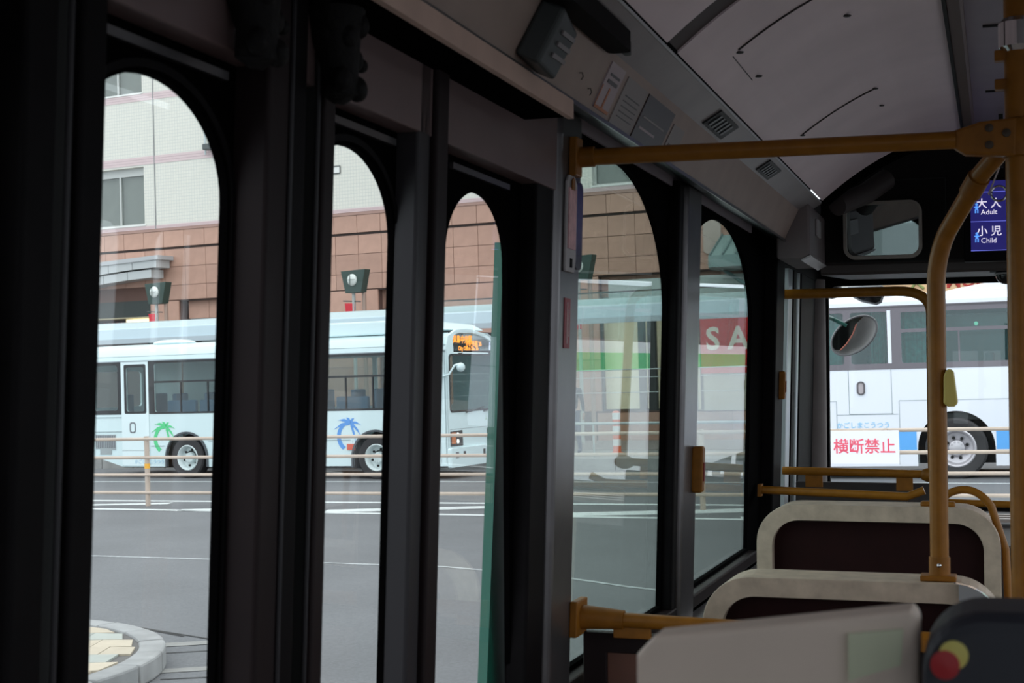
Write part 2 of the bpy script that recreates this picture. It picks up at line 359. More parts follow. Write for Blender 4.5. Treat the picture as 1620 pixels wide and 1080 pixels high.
t = thing('grab_rail', 'long gold horizontal rail running high from wall post to pole', 'handrail', (-.93, 3.19, 1.965))
obj('rail', gold_tube([(-.88, 3.20, 1.943), (-.08, 3.27, 1.950)], .0185, 16), GOLD, t, smooth=True)
obj('socket', gold_tube([(-.895, 3.198, 1.943), (-.835, 3.203, 1.944)], .0225, 16), GOLDD, t, smooth=True)
obj('wall_flange', MB(WL).box(.052, .070, 3.165, 3.215, 1.90, 1.985), GOLDD, t, bevel=.003)
t = thing('grab_rail', 'lower gold horizontal rail on wood partition beside wall post', 'handrail', (-.93, 3.30, .9))
obj('rail', gold_tube([(-.885, 3.30, .925), (-.25, 3.315, .908), (.016, 3.32, .905)], .0165, 16), GOLD, t, smooth=True)
obj('socket', gold_tube([(-.90, 3.30, .926), (-.80, 3.302, .923)], [.028, .021], 16), GOLDD, t, smooth=True)
obj('wall_flange', MB(WL).box(.052, .070, 3.255, 3.345, .885, .965), GOLDD, t, bevel=.003)
for x in (-.825, -.2):
    obj('bracket', MB().box(x, x+.085, 3.30, 3.312, .882, .91), GOLDD, t, bevel=.002)
t = thing('partition', 'low dark partition with red brown laminate inset under lower rail', 'partition', (-.5, 3.34, 0))
obj('frame', MB().plate([(-.90, 0), (-.10, 0), (-.10, .883), (-.90, .890)], [[(-.845, .1), (-.155, .1), (-.155, .845), (-.845, .845)]], 'y', 3.32, 3.35), BRN, t, bevel=.003)
obj('inset_panel', MB().box(-.85, -.15, 3.33, 3.345, .09, .85), WOODD, t)
# pole A on the near seat back, bent over to pole B
t = thing('bent_grab_pole', 'gold pole rising from near seat back, bent over at top', 'handrail', (-.13, 3.58, 1.0))
pa = [(-.133, 3.58, 1.02), (-.133, 3.58, 1.66)]+bend((-.133, 3.58, 1.66), (-.133, 3.58, 1.735), (-.105, 3.56, 1.79))+[(-.03, 3.44, 1.90), (.028, 3.35, 1.955)]
obj('pole', gold_tube(pa, .0205, 18), GOLD, t, smooth=True)
obj('sleeve', gold_tube([(-.133, 3.58, 1.0), (-.133, 3.58, 1.052)], .0235, 18), GOLDD, t, smooth=True)
obj('foot_plate', MB().box(-.175, -.096, 3.545, 3.61, 1.0, 1.012), GOLDD, t, bevel=.003)
obj('screw', MB().lathe([(.005, 0), (.005, -.003), (.001, -.004)], (-.133, 3.557, 1.035), 'y', 10), CHR, t)
obj('joint_collar', gold_tube([(-.055, 3.48, 1.863), (-.035, 3.448, 1.893)], .025, 18), GOLDD, t, smooth=True)
t = thing('bell_push', 'yellow bell push grip clipped to bent gold pole', 'bell push', (-.105, 3.575, 1.39))
obj('housing', MB().prism([(-.119, 1.40), (-.110, 1.392), (-.096, 1.392), (-.088, 1.40), (-.092, 1.435), (-.096, 1.47), (-.103, 1.478), (-.113, 1.475), (-.118, 1.46)], 'y', 3.55, 3.585), YEL, t, bevel=.006, seg=3)
# seats
def seat(y, x0, x1, ztop, label, r=.11):
    xc = (x0+x1)/2; zb = .45
    t = thing('passenger_seat', label, 'seat', (xc, y, 0), group=None)
    o = [(x0, zb), (x1, zb)] + [(p) for p in rrect(x0, x1, zb, ztop, r)[0:12]]
    def prof(x0, x1, zt, r): return [(x1, zb), *[(x1-r+r*math.cos(math.radians(a)), zt-r+r*math.sin(math.radians(a))) for a in range(0, 91, 10)], *[(x0+r+r*math.cos(math.radians(a)), zt-r+r*math.sin(math.radians(a))) for a in range(90, 181, 10)], (x0, zb)]
    obj('backrest_frame', MB().plate(prof(x0, x1, ztop, r), [prof(x0+.045, x1-.045, ztop-.045, r-.035)[1:-1]+[(x0+.045, zb+.05), (x1-.045, zb+.05)]], 'y', y-.04, y+.13), WOOD, t, bevel=.020, seg=4)
    obj('back_shell', MB().prism(prof(x0+.03, x1-.03, ztop-.03, r-.03), 'y', y+.0, y+.05), MAR, t)
    obj('backrest_cushion', MB().prism(prof(x0+.04, x1-.04, ztop-.05, r-.03), 'y', y+.05, y+.14), MAR, t, bevel=.02, seg=3)
    obj('seat_cushion', MB().box(x0+.02, x1-.02, y+.07, y+.52, .36, .46), MAR, t, bevel=.03, seg=3)
    obj('back_handle', MB().box(xc-.08, xc+.09, y-.012, y+.0, ztop-.205, ztop-.19), BLK, t, bevel=.004)
    for x in (x0+.06, x1-.08):
        obj('leg', MB().box(x, x+.03, y+.1, y+.45, 0, .36), BLK, t)
    return t
s1 = seat(3.56, -.665, .005, .999, 'nearer wooden-edged seat back with gold pole standing on it')
obj('acrylic_cap', MB().prism([(-.09, .965), (-.09, 1.0)]+[(.005-.105+.105*math.sin(a), .999-.105+.108*math.cos(a)) for a in [k*.15 for k in range(0, 10)]]+[(-.02, .93)], 'y', 3.50, 3.53), mat('clear_film', (.30, .30, .31), .12, 0), s1)
s2 = seat(4.44, -.672, .0, 1.098, 'farther wooden-edged seat back below the double gold rail')
obj('gold_clip', MB().box(-.215, -.12, 4.425, 4.455, 1.096, 1.112), GOLDD, s2, bevel=.006)
t = thing('grab_loop', 'curved gold grab loop on corner of farther seat back', 'handrail', (-.07, 4.47, .6))
lp = [(-.155, 4.46, 1.12)]+bend((-.135, 4.46, 1.135), (-.07, 4.46, 1.165), (-.025, 4.46, 1.10), 8)+[(.012, 4.46, .98), (.026, 4.46, .6), (.026, 4.46, 0)]
obj('loop', gold_tube(lp, .011, 12), GOLD, t, smooth=True)
# front rails
t = thing('front_grab_rail', 'dark gold rail crossing upper windscreen and curving down behind pole', 'handrail', (-.9, 6.9, 1.8))
r1 = [(-.93, 6.78, 1.838), (-.42, 6.8, 1.842)]+bend((-.42, 6.8, 1.842), (-.275, 6.8, 1.842), (-.275, 6.8, 1.74))+[(-.275, 6.8, 1.02)]
obj('rail', gold_tube(r1, .0215, 14), GOLD, t, smooth=True)
obj('wall_socket', gold_tube([(-.94, 6.78, 1.838), (-.905, 6.78, 1.838)], .027, 14), GOLDD, t, smooth=True)
obj('clamp', MB().ball((-.285, 6.8, 1.045), .035, (1.4, 1, .9)), GOLDD, t, smooth=True)
obj('lower_rail', gold_tube([(-.92, 6.8, 1.056), (-.28, 6.8, 1.048)], .018, 12), GOLD, t, smooth=True)
obj('bracket', MB().box(-.82, -.745, 6.80, 6.815, .985, 1.045), GOLDD, t)
obj('bracket', MB().box(-.43, -.36, 6.80, 6.815, .975, 1.045), GOLDD, t)
t = thing('seat_front_rail', 'gold rail just above farther seat back, lower of front pair', 'handrail', (-.9, 6.2, 1.0))
obj('rail', gold_tube([(-.935, 6.2, 1.012), (-.35, 6.2, .994), (-.285, 6.2, 1.02)], .0165, 12), GOLD, t, smooth=True)
obj('wall_flange', MB(WL).box(.0265, .04, 6.17, 6.23, .985, 1.035), GOLDD, t)
t = thing('dash_rail', 'thin gold rail across the dashboard at far right', 'handrail', (0, 7.0, .9))
obj('rail', gold_tube([(-.28, 7.0, .915), (1.2, 7.0, .885)], .016, 12), GOLD, t, smooth=True)
obj('upright', gold_tube([(-.28, 7.0, 0), (-.28, 7.0, .92)], .016, 12), GOLD, t, smooth=True)
obj('upright', gold_tube([(1.18, 7.0, 0), (1.18, 7.0, .89)], .016, 12), GOLD, t, smooth=True)
# small gold grips on posts
for y, z, h, lb in [(4.66, 1.18, .072, 'gold bell push low on grey post between the last windows'), (6.52, 1.435, .06, 'small gold bell push on dark post by the front door')]:
    t = thing('bell_push', lb, 'bell push', (-.88, y, z-h))
    obj('housing', MB(WL).prism([(y-.02, z-h), (y+.02, z-h), (y+.02, z+h), (y-.02, z+h)], 'x', .0505, .085), GOLDD, t, bevel=.008, seg=3)
    obj('button', MB(WL).prism([(y-.008, z-h*.5), (y+.008, z-h*.5), (y+.008, z+h*.3), (y-.008, z+h*.3)], 'x', .085, .089), mat('dark_red_button', (.2, .01, .01), .4), t)
# items on grey post
t = thing('card_holder', 'pink and grey holder with key slot on grey wall post', 'holder', (-.88, 3.2, 1.68))
obj('back_plate', MB(WL).prism([(3.135, 1.69), (3.205, 1.69), (3.215, 1.72), (3.215, 1.885), (3.195, 1.9), (3.15, 1.9), (3.135, 1.885)], 'x', .0522, .0600), mat('grey_plastic', (.36, .33, .33), .5), t, bevel=.003)
obj('pink_label', MB(WL).prism([(3.142, 1.74), (3.20, 1.74), (3.20, 1.872), (3.142, 1.872)], 'x', .0600, .0630), mat('pink_label', (.62, .36, .37), .6, var=.2, scale=40), t)
obj('gold_mark', MB(WL).prism([(3.155, 1.868), (3.18, 1.868), (3.178, 1.89), (3.166, 1.895), (3.157, 1.888)], 'x', .0630, .0650), GOLDD, t)
obj('key_slot', MB(WL).prism([(3.165, 1.70), (3.18, 1.70), (3.18, 1.72), (3.165, 1.72)], 'x', .0600, .0620), BLK, t)
t = thing('warning_label', 'narrow dark red sticker below holder on grey post', 'sticker', (-.88, 3.18, 1.52))
obj('label', MB(WL).prism([(3.155, 1.525), (3.20, 1.525), (3.20, 1.634), (3.155, 1.634)], 'x', .0522, .0540), mat('dark_red_label', (.28, .03, .045), .5), t)
obj('print', MB(WL).box(.054, .055, 3.172, 3.178, 1.535, 1.625), mat('pale_print', (.55, .4, .4), .6), t)
obj('print', MB(WL).box(.054, .055, 3.184, 3.188, 1.55, 1.61), MATS['pale_print'], t)
t = thing('wall_mirror_plate', 'dark convex plate beside pink holder on grey post', 'plate', (-.88, 3.25, 1.7))
obj('plate', MB(WL).prism(rrect(3.222, 3.278, 1.70, 1.895, .02), 'x', .0522, .0560), mat('satin_plate', (.2, .19, .2), .2, .7), t)
# speaker on the cornice
def corn(y, s, w=0.):   # point on cornice face; s along the slope, w outwards
    x = -.800+.058*s; z = 2.008+.118*s; return (x+.9*w, y, z-.44*w)
t = thing('speaker', 'dark wedge speaker with slotted face on the cornice', 'speaker', (-.78, 2.6, 2.03))
m = MB()
q = [(2.49, .12), (2.62, .05), (2.635, .78), (2.505, .95)]
m.add([corn(y, s, 0) for y, s in q]+[corn(y+(.012 if k in (0, 3) else -.0), s, .045) for k, (y, s) in enumerate(q)], [(0, 1, 2, 3), (7, 6, 5, 4), (0, 4, 5, 1), (1, 5, 6, 2), (2, 6, 7, 3), (3, 7, 4, 0)])
obj('housing', m, mat('dark_green_grey', (.03, .035, .035), .5), t, bevel=.008, seg=3)
for k in range(3):
    a, b = .30+.16*k, .36+.16*k
    m = MB(); m.add([corn(2.545, a, .0455), corn(2.62, a, .0455), corn(2.62, b, .0455), corn(2.545, b, .0455), corn(2.545, a, .049), corn(2.62, a, .049), corn(2.62, b, .049), corn(2.545, b, .049)], [(0, 1, 2, 3), (7, 6, 5, 4), (0, 4, 5, 1), (1, 5, 6, 2), (2, 6, 7, 3), (3, 7, 4, 0)])
    obj('grille_slat', m, mat('slat_grey', (.22, .19, .19), .5), t)
def notice(y0, y1, s0, s1, m, lb, bits=()):
    t = thing('notice', lb, 'notice', corn((y0+y1)/2, s0))
    b = MB(); P = [(y0, s0), (y1, s0), (y1, s1), (y0, s1)]
    b.add([corn(y, s, -.001) for y, s in P]+[corn(y, s, .003) for y, s in P], [(0, 1, 2, 3), (7, 6, 5, 4), (0, 4, 5, 1), (1, 5, 6, 2), (2, 6, 7, 3), (3, 7, 4, 0)])
    obj('sheet', b, m, t)
    for (a0, a1, c0, c1, mm) in bits:
        b = MB(); P = [(a0, c0), (a1, c0), (a1, c1), (a0, c1)]
        b.add([corn(y, s, .0032) for y, s in P]+[corn(y, s, .0042) for y, s in P], [(0, 1, 2, 3), (7, 6, 5, 4), (0, 4, 5, 1), (1, 5, 6, 2), (2, 6, 7, 3), (3, 7, 4, 0)])
        obj('print', b, mm, t)
ORG = mat('orange_print', (.45, .16, .07), .6); PNK = mat('pale_pink_paper', (.45, .36, .38), .6); DRK = mat('dark_poster', (.05, .035, .04), .5)
notice(3.02, 3.135, .12, .88, PNK, 'tall pale notice with orange edges on cornice above post', [(3.02, 3.135, .12, .17, ORG), (3.072, 3.082, .17, .5, ORG), (3.02, 3.025, .12, .5, ORG), (3.04, 3.115, .56, .62, DRK), (3.04, 3.115, .68, .72, DRK)])
notice(3.17, 3.36, .05, .85, mat('grey_paper', (.30, .26, .25), .6), 'grey printed notice second along the cornice', [(3.20, 3.33, .2+.09*k, .22+.09*k, DRK) for k in range(5)])
notice(3.375, 3.66, .05, .85, DRK, 'wide dark poster third along the cornice', [(3.40, 3.56, .25, .29, PNK), (3.40, 3.62, .45, .48, MATS['grey_paper'])])
notice(3.69, 3.82, .05, .7, MATS['grey_paper'], 'small grey card just past the dark poster', [(3.71, 3.80, .3, .34, DRK)])
for y, s, hl in [(2.86, .42, 'tiny metal hook on cornice, nearer of the two beside speaker'), (2.95, .30, 'tiny metal hook on cornice, just left of orange-edged notice')]:
    t = thing('hook', hl, 'hook', corn(y, s), group='tiny hooks by the speaker')
    c0 = Vector(corn(y, s, 0)); obj('wire', MB().tube([c0, c0+Vector((.006, 0, 0)), c0+Vector((.008, 0, -.008)), c0+Vector((.004, 0, -.014))], .0012, 6), mat('dark_wire', (.06, .05, .05), .4), t)
# vents in the cove
def cov(y, s, w=0.): return (-.742+.070*s+.514*w, y, 2.126+.042*s-.857*w)
def vent(y0, y1, s0, s1, lb):
    t = thing('ceiling_vent', lb, 'air vent', cov((y0+y1)/2, .5))
    def slab(name, a0, a1, c0, c1, w0, w1, m):
        b = MB(); P = [(a0, c0), (a1, c0), (a1, c1), (a0, c1)]
        b.add([cov(y, s, w0) for y, s in P]+[cov(y, s, w1) for y, s in P], [(0, 1, 2, 3), (7, 6, 5, 4), (0, 4, 5, 1), (1, 5, 6, 2), (2, 6, 7, 3), (3, 7, 4, 0)])
        obj(name, b, m, t)
    slab('frame', y0, y1, s0, s1, 0, .005, mat('vent_black', (.012, .012, .013), .5))
    n = 5
    for k in range(n):
        a = y0+.03+(y1-y0-.06)*k/n
        slab('slat', a, a+(y1-y0)*.07, s0+.12, s1-.12, .005, .008, mat('vent_slat', (.07, .075, .08), .35))
vent(3.93, 4.20, .12, .86, 'black slotted air vent in cove, nearer one left of ceiling panel')
vent(4.85, 5.10, .12, .80, 'smaller black air vent in cove just beyond the top rail')
t = thing('reading_lamp', 'long black lamp housing in cove at top edge of photo', 'lamp', cov(2.8, .5))
obj('housing', MB().prism(rrect(-.738, -.690, 2.3, 2.95, .015), 'z', 2.110, 2.15), BLK, t, bevel=.006)
obj('rim', MB().prism(rrect(-.715, -.700, 2.3, 2.99, .006), 'z', 2.113, 2.14), mat('lamp_rim', (.05, .05, .055), .4), t)
# carved brackets
for i, (y, z, lb) in enumerate([(1.66, 1.955, 'dark carved bracket hanging at top of hinge posts'), (1.905, 1.955, 'dark carved bracket with side knob right of its twin')]):
    t = thing('carved_bracket', lb, 'bracket', (-.86, y, z-.13))
    m = MB()
    m.tube([(-.865, y, z+.02), (-.862, y, z-.03), (-.86, y+.005, z-.07), (-.862, y+.01, z-.105), (-.865, y+.012, z-.118)], [.045, .034, .026, .028, .008], 12)
    obj('carved_body', m, mat('carved_dark', (.006, .005, .005), .7, spec=.2, var=.3, scale=60, bump=.6), t, smooth=True)
    m = MB()
    for a, b, c in [(.01, .028, -.055), (-.03, .0, -.02), (.014, -.02, -.09), (.02, .02, -.098), (.02, -.012, -.03), (.026, .012, -.012)]: m.ball((-.86+a, y+b, z+c), .015, (1, 1, 1.2), 10)
    obj('leaf_scroll', m, MATS['carved_dark'], t, smooth=True)
    obj('knob', MB().ball((-.845, y+.045, z-.06), .010, n=10), MATS['carved_dark'], t, smooth=True)
    obj('hanger', MB().box(-.91, -.81, y-.04, y+.04, z+.01, z+.017), BLK2, t)
# corner equipment box
t = thing('equipment_box', 'grey box with pale lower edge in upper corner beside door', 'box', (-.76, 6.3, 1.935))
obj('housing', MB().prism([(-.83, 1.935), (-.735, 1.935), (-.70, 1.95), (-.70, 2.15), (-.83, 2.15)], 'y', 6.02, 6.585), mat('box_grey', (.16, .13, .13), .5, var=.08), t, bevel=.01)
obj('pale_edge', MB().prism([(-.735, 1.932), (-.698, 1.949), (-.695, 1.943), (-.732, 1.925)], 'y', 6.03, 6.58), mat('pale_edge', (.5, .47, .48), .35), t)
obj('latch', MB().box(-.70, -.69, 6.22, 6.34, 2.04, 2.11), MATS['grey_plastic'], t, bevel=.004)
# interior mirror
t = thing('interior_mirror', 'rounded rectangular driver mirror with beige rim on header', 'mirror', (-.455, 6.55, 1.95))
def mtf(x, y, z): return (x, y-.04*(x+.455), z)
obj('rim', MB(mtf).plate(rrect(-.617, -.295, 1.963, 2.205, .05, 8), [rrect(-.603, -.309, 1.977, 2.191, .038, 8)], 'y', 6.505, 6.54), mat('beige_rim', (.30, .26, .23), .5), t, bevel=.004)
obj('mirror_glass', MB(lambda x, y, z: (x, y-.16*(x+.455)-.10*(z-2.08), z)).prism(rrect(-.604, -.308, 1.976, 2.192, .038, 8), 'y', 6.524, 6.53), MIR, t)
obj('backing', MB(mtf).prism(rrect(-.606, -.306, 1.974, 2.194, .04, 8), 'y', 6.555, 6.565), BLK, t)
obj('mount_arm', MB().box(-.47, -.44, 6.54, 6.60, 2.06, 2.10), BLK, t)
# fare display
t = thing('fare_display', 'dark blue lit fare screen with white adult and child text', 'screen', (.02, 6.33, 1.95))
obj('case', MB().box(-.125, .26, 6.31, 6.36, 1.925, 2.26), BLK, t, bevel=.006)
NAVY = mat('lit_navy', (.01, .01, .06), .4, emit=(.014, .012, .115), estr=1.0)
WTX = mat('lit_white_text', (.8, .8, .8), .5, emit=(.75, .7, .85), estr=1.0)
YTX = mat('lit_yellow_text', (.8, .7, .3), .5, emit=(.75, .6, .2), estr=1.0)
BTX = mat('lit_blue', (.1, .3, .8), .5, emit=(.10, .32, .85), estr=1.0)
sc = obj('screen', MB().box(-.098, .24, 6.305, 6.309, 1.966, 2.245), NAVY, t)
for z in (1.967, 2.083, 2.200): obj('rule_line', MB().box(-.098, .24, 6.302, 6.304, z-.001, z+.0015), mat('lit_line', (.2, .2, .6), .5, emit=(.12, .14, .6), estr=1.0), sc)
def scr(x0, z0): return lambda a, b, c: (x0+a, 6.302-c, z0+b)
text('大 人', .042, scr(-.028, 2.152), WTX, 'lettering', sc, .0004, bold=.0004)
text('Adult', .028, scr(-.028, 2.119), WTX, 'lettering', sc, .0004)
text('小 児', .042, scr(-.028, 2.042), WTX, 'lettering', sc, .0004, bold=.0004)
text('Child', .028, scr(-.03, 2.006), WTX, 'lettering', sc, .0004)
text('2', .05, scr(.09, 2.138), YTX, 'lettering', sc, .0004)
text('1', .05, scr(.09, 2.025), YTX, 'lettering', sc, .0004)
for z, s in ((2.019, 1), (2.135, 1.3)):
    m = MB(); m.ball((-.075, 6.302, z+.016), .0055, (1, .3, 1), 10); m.box(-.085, -.065, 6.301, 6.303, z+.004, z+.008); m.box(-.080, -.070, 6.301, 6.303, z-.004, z+.009); m.box(-.082, -.077, 6.301, 6.303, z-.018, z-.003); m.box(-.073, -.068, 6.301, 6.303, z-.018, z-.003)
    obj('person_symbol', m, BTX, sc)
obj('header_text_block', MB().box(-.098, -.07, 6.302, 6.304, 2.215, 2.245), mat('lit_violet', (.3, .25, .7), .5, emit=(.25, .2, .7), estr=1.0), sc)
t = thing('strap_hook', 'pale curved strap hook hanging in front of fare screen', 'hook', (-.015, 5.9, 2.1))
obj('hook', MB().tube([(.02, 5.9, 2.26), (-.02, 5.9, 2.16), (-.028, 5.9, 2.145), (-.022, 5.9, 2.14)], .003, 8), mat('pale_pink_plastic', (.6, .5, .48), .4), t, smooth=True)
obj('ring', MB().tube([(.01+.028*math.sin(a), 5.9, 2.145-.028*math.cos(a)) for a in [k*.35 for k in range(-9, 10)]], .004, 8), CHR, t, smooth=True)
obj('strap', MB().box(.012, .028, 5.895, 5.905, 2.24, 2.44), RUB, t)
t = thing('camera_dome', 'small black camera dome under header at far right', 'camera', (.03, 6.8, 1.85))
obj('mount', MB().box(-.03, .1, 6.62, 6.70, 1.905, 1.925), BLK, t)
obj('dome', MB().ball((.035, 6.66, 1.89), .042, (1, 1, .9), 16), mat('dark_dome', (.02, .02, .02), .12), t, smooth=True)
obj('bezel', MB().tube([(.035+.043*math.cos(a), 6.66+.043*math.sin(a), 1.897) for a in [k*PI/10 for k in range(21)]], .004, 8), mat('dome_grey', (.3, .29, .29), .3), t, smooth=True)
# foreground board and grip
t = thing('seat_back_board', 'pale beige blurred board with a faint green label in foreground', 'board', (-.16, 1.2, 0))
def ft(x, y, z): return (x, y+.05*(x+.06), z)
obj('board', MB(ft).prism([(-.276, 0), (-.060, 0), (-.060, 1.272), (-.066, 1.277), (-.262, 1.250), (-.276, 1.235)], 'y', 1.19, 1.235), mat('pale_beige', (.66, .54, .46), .5, var=.05), t, bevel=.005, seg=3)
obj('label', MB(ft).prism([(-.112, 1.222), (-.073, 1.236), (-.071, 1.263), (-.112, 1.258)], 'y', 1.186, 1.1895), mat('pale_green_label', (.56, .58, .42), .6), t)
t = thing('seat_corner_pad', 'black rounded pad with red and yellow round badges in foreground', 'pad', (.03, 1.2, 0))
obj('pad', MB().prism([(-.057, 0), (.20, 0), (.20, 1.282)]+[(-.012-.045*math.sin(a), 1.236+.045*math.cos(a)) for a in [k*PI/16 for k in range(9)]], 'y', 1.16, 1.26), mat('black_pad', (.016, .017, .026), .55, var=.1), t, bevel=.012, seg=3)
obj('yellow_badge', MB().lathe([(.0105, 0), (.0105, -.002), (.001, -.003)], (-.034, 1.159, 1.250), 'y', 20), mat('badge_yellow', (.55, .48, .12), .5), t)
obj('red_badge', MB().lathe([(.0105, 0), (.0105, -.003), (.001, -.004)], (-.040, 1.157, 1.243), 'y', 20), mat('badge_red', (.35, .01, .015), .5), t)
# exterior mirrors of our bus
EM = mat('mirror_back_grey', (.62, .61, .60), .45)
t = thing('exterior_mirror', 'large oval round door mirror in grey shell beyond windscreen', 'mirror', (-.74, 8.6, 1.6))
Mr = Matrix.Translation((-.762, 8.6, 1.705)) @ Matrix.Rotation(math.radians(-36), 4, 'Y')
def mt(M): return lambda x, y, z: tuple(M @ Vector((x, y, z)))
def ell(a, b, k=36): return [(a*math.cos(2*PI*i/k), b*math.sin(2*PI*i/k)) for i in range(k)]
sh_ = MB(mt(Mr))
prs = [(1, 0), (.93, .03), (.7, .06), (.35, .075), (.01, .08)]
vs_ = [(q*.140*math.cos(2*PI*i/36), h, q*.088*math.sin(2*PI*i/36)) for q, h in prs for i in range(36)]
sh_.add(vs_, [(r_*36+i, r_*36+(i+1) % 36, (r_+1)*36+(i+1) % 36, (r_+1)*36+i) for r_ in range(4) for i in range(36)])
obj('shell', sh_, EM, t, smooth=True)
obj('rim', MB(mt(Mr)).tube([(.140*math.cos(2*PI*i/36), 0, .088*math.sin(2*PI*i/36)) for i in range(37)], .006, 8), mat('rim_grey', (.22, .22, .23), .4), t, smooth=True)
gl_ = [(-.132, .0)]+[(.133*math.cos(2*PI*i/36), .082*math.sin(2*PI*i/36)) for i in range(4, 18)][::-1]+[(.05, .045), (-.0, .012), (-.06, -.012), (-.11, -.02)]
obj('mirror_glass', MB(mt(Mr)).prism(gl_, 'y', -.002, .004), mat('dark_mirror', (.25, .28, .27), .1, 1), t)
obj('red_line', MB(mt(Mr)).tube([(.05, -.004, .043), (.0, -.004, .010), (-.06, -.004, -.014), (-.11, -.004, -.022)], .004, 6), mat('coral_line', (.6, .2, .15), .4), t)
obj('arm', MB().tube([(-.80, 8.6, 1.76), (-.88, 8.6, 1.80), (-.93, 8.45, 1.82), (-.93, 8.04, 1.82)], .011, 10), mat('green_arm', (.01, .09, .07), .4), t, smooth=True)
t = thing('exterior_mirror', 'small rounded mirror just under the front gold rail', 'mirror', (-.7, 8.6, 1.86))
obj('rim', MB().prism([(-.80, 1.98), (-.60, 1.98), (-.595, 1.93), (-.61, 1.885), (-.64, 1.872), (-.72, 1.89), (-.765, 1.915)], 'y', 8.6, 8.63), mat('mirror_rim_pale', (.4, .4, .42), .4), t, bevel=.01)
obj('mirror_glass', MB().prism([(-.785, 1.97), (-.61, 1.97), (-.605, 1.932), (-.618, 1.893), (-.642, 1.882), (-.718, 1.90), (-.756, 1.922)], 'y', 8.592, 8.599), mat('mirror_glass_pale', (.75, .8, .85), .05, 1), t)
obj('arm', MB().tube([(-.72, 8.62, 1.98), (-.72, 8.6, 2.12), (-.72, 8.04, 2.14)], .01, 8), BLK, t)
t = thing('exterior_lamp', 'dark round-bottomed housing at upper left windscreen corner', 'lamp', (-.85, 8.3, 1.88))
obj('housing', MB().ball((-.85, 8.3, 1.945), .05, (1.1, 1, 1), 16), mat('brown_housing', (.06, .045, .045), .5), t, smooth=True)
obj('bracket', MB().box(-.87, -.83, 8.04, 8.3, 1.96, 1.98), BLK, t)

# ================================================================ THE STREET (own frame, tipped at the end)
OUTMODE[0] = True
def asphalt():
    m = mat('asphalt', (.135, .14, .148), .85, var=.10, scale=.6, bump=.0)
    nt = m.node_tree; p = nt.nodes['Principled BSDF']; t = nt.nodes.new('ShaderNodeTexCoord')
    n = nt.nodes.new('ShaderNodeTexNoise'); n.inputs['Scale'].default_value = 45; n.inputs['Detail'].default_value = 4
    nt.links.new(t.outputs['Object'], n.inputs['Vector'])
    old = p.inputs['Base Color'].links[0].from_socket
    mr = nt.nodes.new('ShaderNodeMapRange'); mr.inputs[1].default_value = .3; mr.inputs[2].default_value = .7; mr.inputs[3].default_value = .86; mr.inputs[4].default_value = 1.14
    nt.links.new(n.outputs['Fac'], mr.inputs[0])
    vm = nt.nodes.new('ShaderNodeVectorMath'); vm.operation = 'SCALE'
    nt.links.new(old, vm.inputs[0]); nt.links.new(mr.outputs[0], vm.inputs['Scale']); nt.links.new(vm.outputs[0], p.inputs['Base Color'])
    return m
ASP = asphalt()
WPT = mat('white_road_paint', (.62, .66, .66), .7, var=.10, scale=6)
WPW = mat('worn_road_paint', (.36, .38, .39), .8, var=.35, scale=9)
ROADW = MB().box(-60, 60, -30, 60, -.3, 0)
rd = st('floor', ROADW, ASP); rd.name = 'ground'; rd['kind'] = 'structure'; BASE['ground'] = BASE.get('floor.001', Vector((0, 15, -.3)))
def line(pts, w, m=WPT, z=.004, nm='road_marking'):
    b = MB()
    for (x0, y0), (x1, y1) in zip(pts[:-1], pts[1:]):
        d = Vector((x1-x0, y1-y0)).normalized(); nn = Vector((-d.y, d.x))*w/2
        b.add([(x0-nn.x, y0-nn.y, z), (x1-nn.x, y1-nn.y, z), (x1+nn.x, y1+nn.y, z), (x0+nn.x, y0+nn.y, z)], [(0, 1, 2, 3)])
    return st(nm, b, m)
line([(-30, 23.9), (-21.8, 24.57), (-13.86, 25.2), (-7, 25.55), (4, 25.9)], .13)
line([(-30, 20.0), (-18.3, 20.62), (-8.1, 21.3), (3, 22)], .20)
line([(-30, 19.0), (-17.1, 19.27), (-7.3, 19.4), (4, 19.5)], .18)
line([(-18.6, 19.55), (-16.4, 20.35)], .30); line([(-12.8, 19.55), (-9.6, 20.9)], .45); line([(-9.2, 19.5), (-5.6, 21.0)], .55); line([(-15.4, 19.3), (-13.4, 20.0)], .3); line([(-6.2, 19.5), (-2, 21.2)], .5)
line([(-18, 13.8), (-12.5, 14.03), (-10.7, 14.08), (-7.8, 14.15), (-6.3, 13.75), (-5.3, 13.25), (-3.5, 12.6)], .075, WPW, .003, 'worn_line')
# near pavement nose with kerb blocks and tiles
PC = (-8.70, 7.55); PR = 1.98
pv = sthing('trim_2'); pv.name = 'pavement'; BASE['pavement'] = Vector((0, 0, 0))
CON = mat('kerb_concrete', (.27, .275, .275), .8, var=.15, scale=5, bump=.3, objrand=.10)
st('bed', MB().prism([(-20, PC[1]+PR-.06)]+[(PC[0]+(PR-.06)*math.cos(math.radians(a)), PC[1]+(PR-.06)*math.sin(math.radians(a))) for a in range(90, -91, -10)]+[(-20, PC[1]-PR+.06)], 'z', -.02, .132), mat('pavement_joint', (.12, .115, .11), .9), pv)
for k in range(12):
    a0, a1 = math.radians(90-15*k-.35), math.radians(75-15*k+.35); aa = [a0+(a1-a0)*i/4 for i in range(5)]
    st('kerb_block', MB().prism([(PC[0]+PR*math.cos(a), PC[1]+PR*math.sin(a)) for a in aa]+[(PC[0]+(PR-.19)*math.cos(a), PC[1]+(PR-.19)*math.sin(a)) for a in reversed(aa)], 'z', 0, .15+.002*(k % 3)), CON, pv, bevel=.018, seg=2)
for k in range(8):
    x1 = PC[0]-.6*k-.005
    st('kerb_block', MB().box(x1-.59, x1, PC[1]+PR-.19, PC[1]+PR, 0, .15), CON, pv, bevel=.018, seg=2)
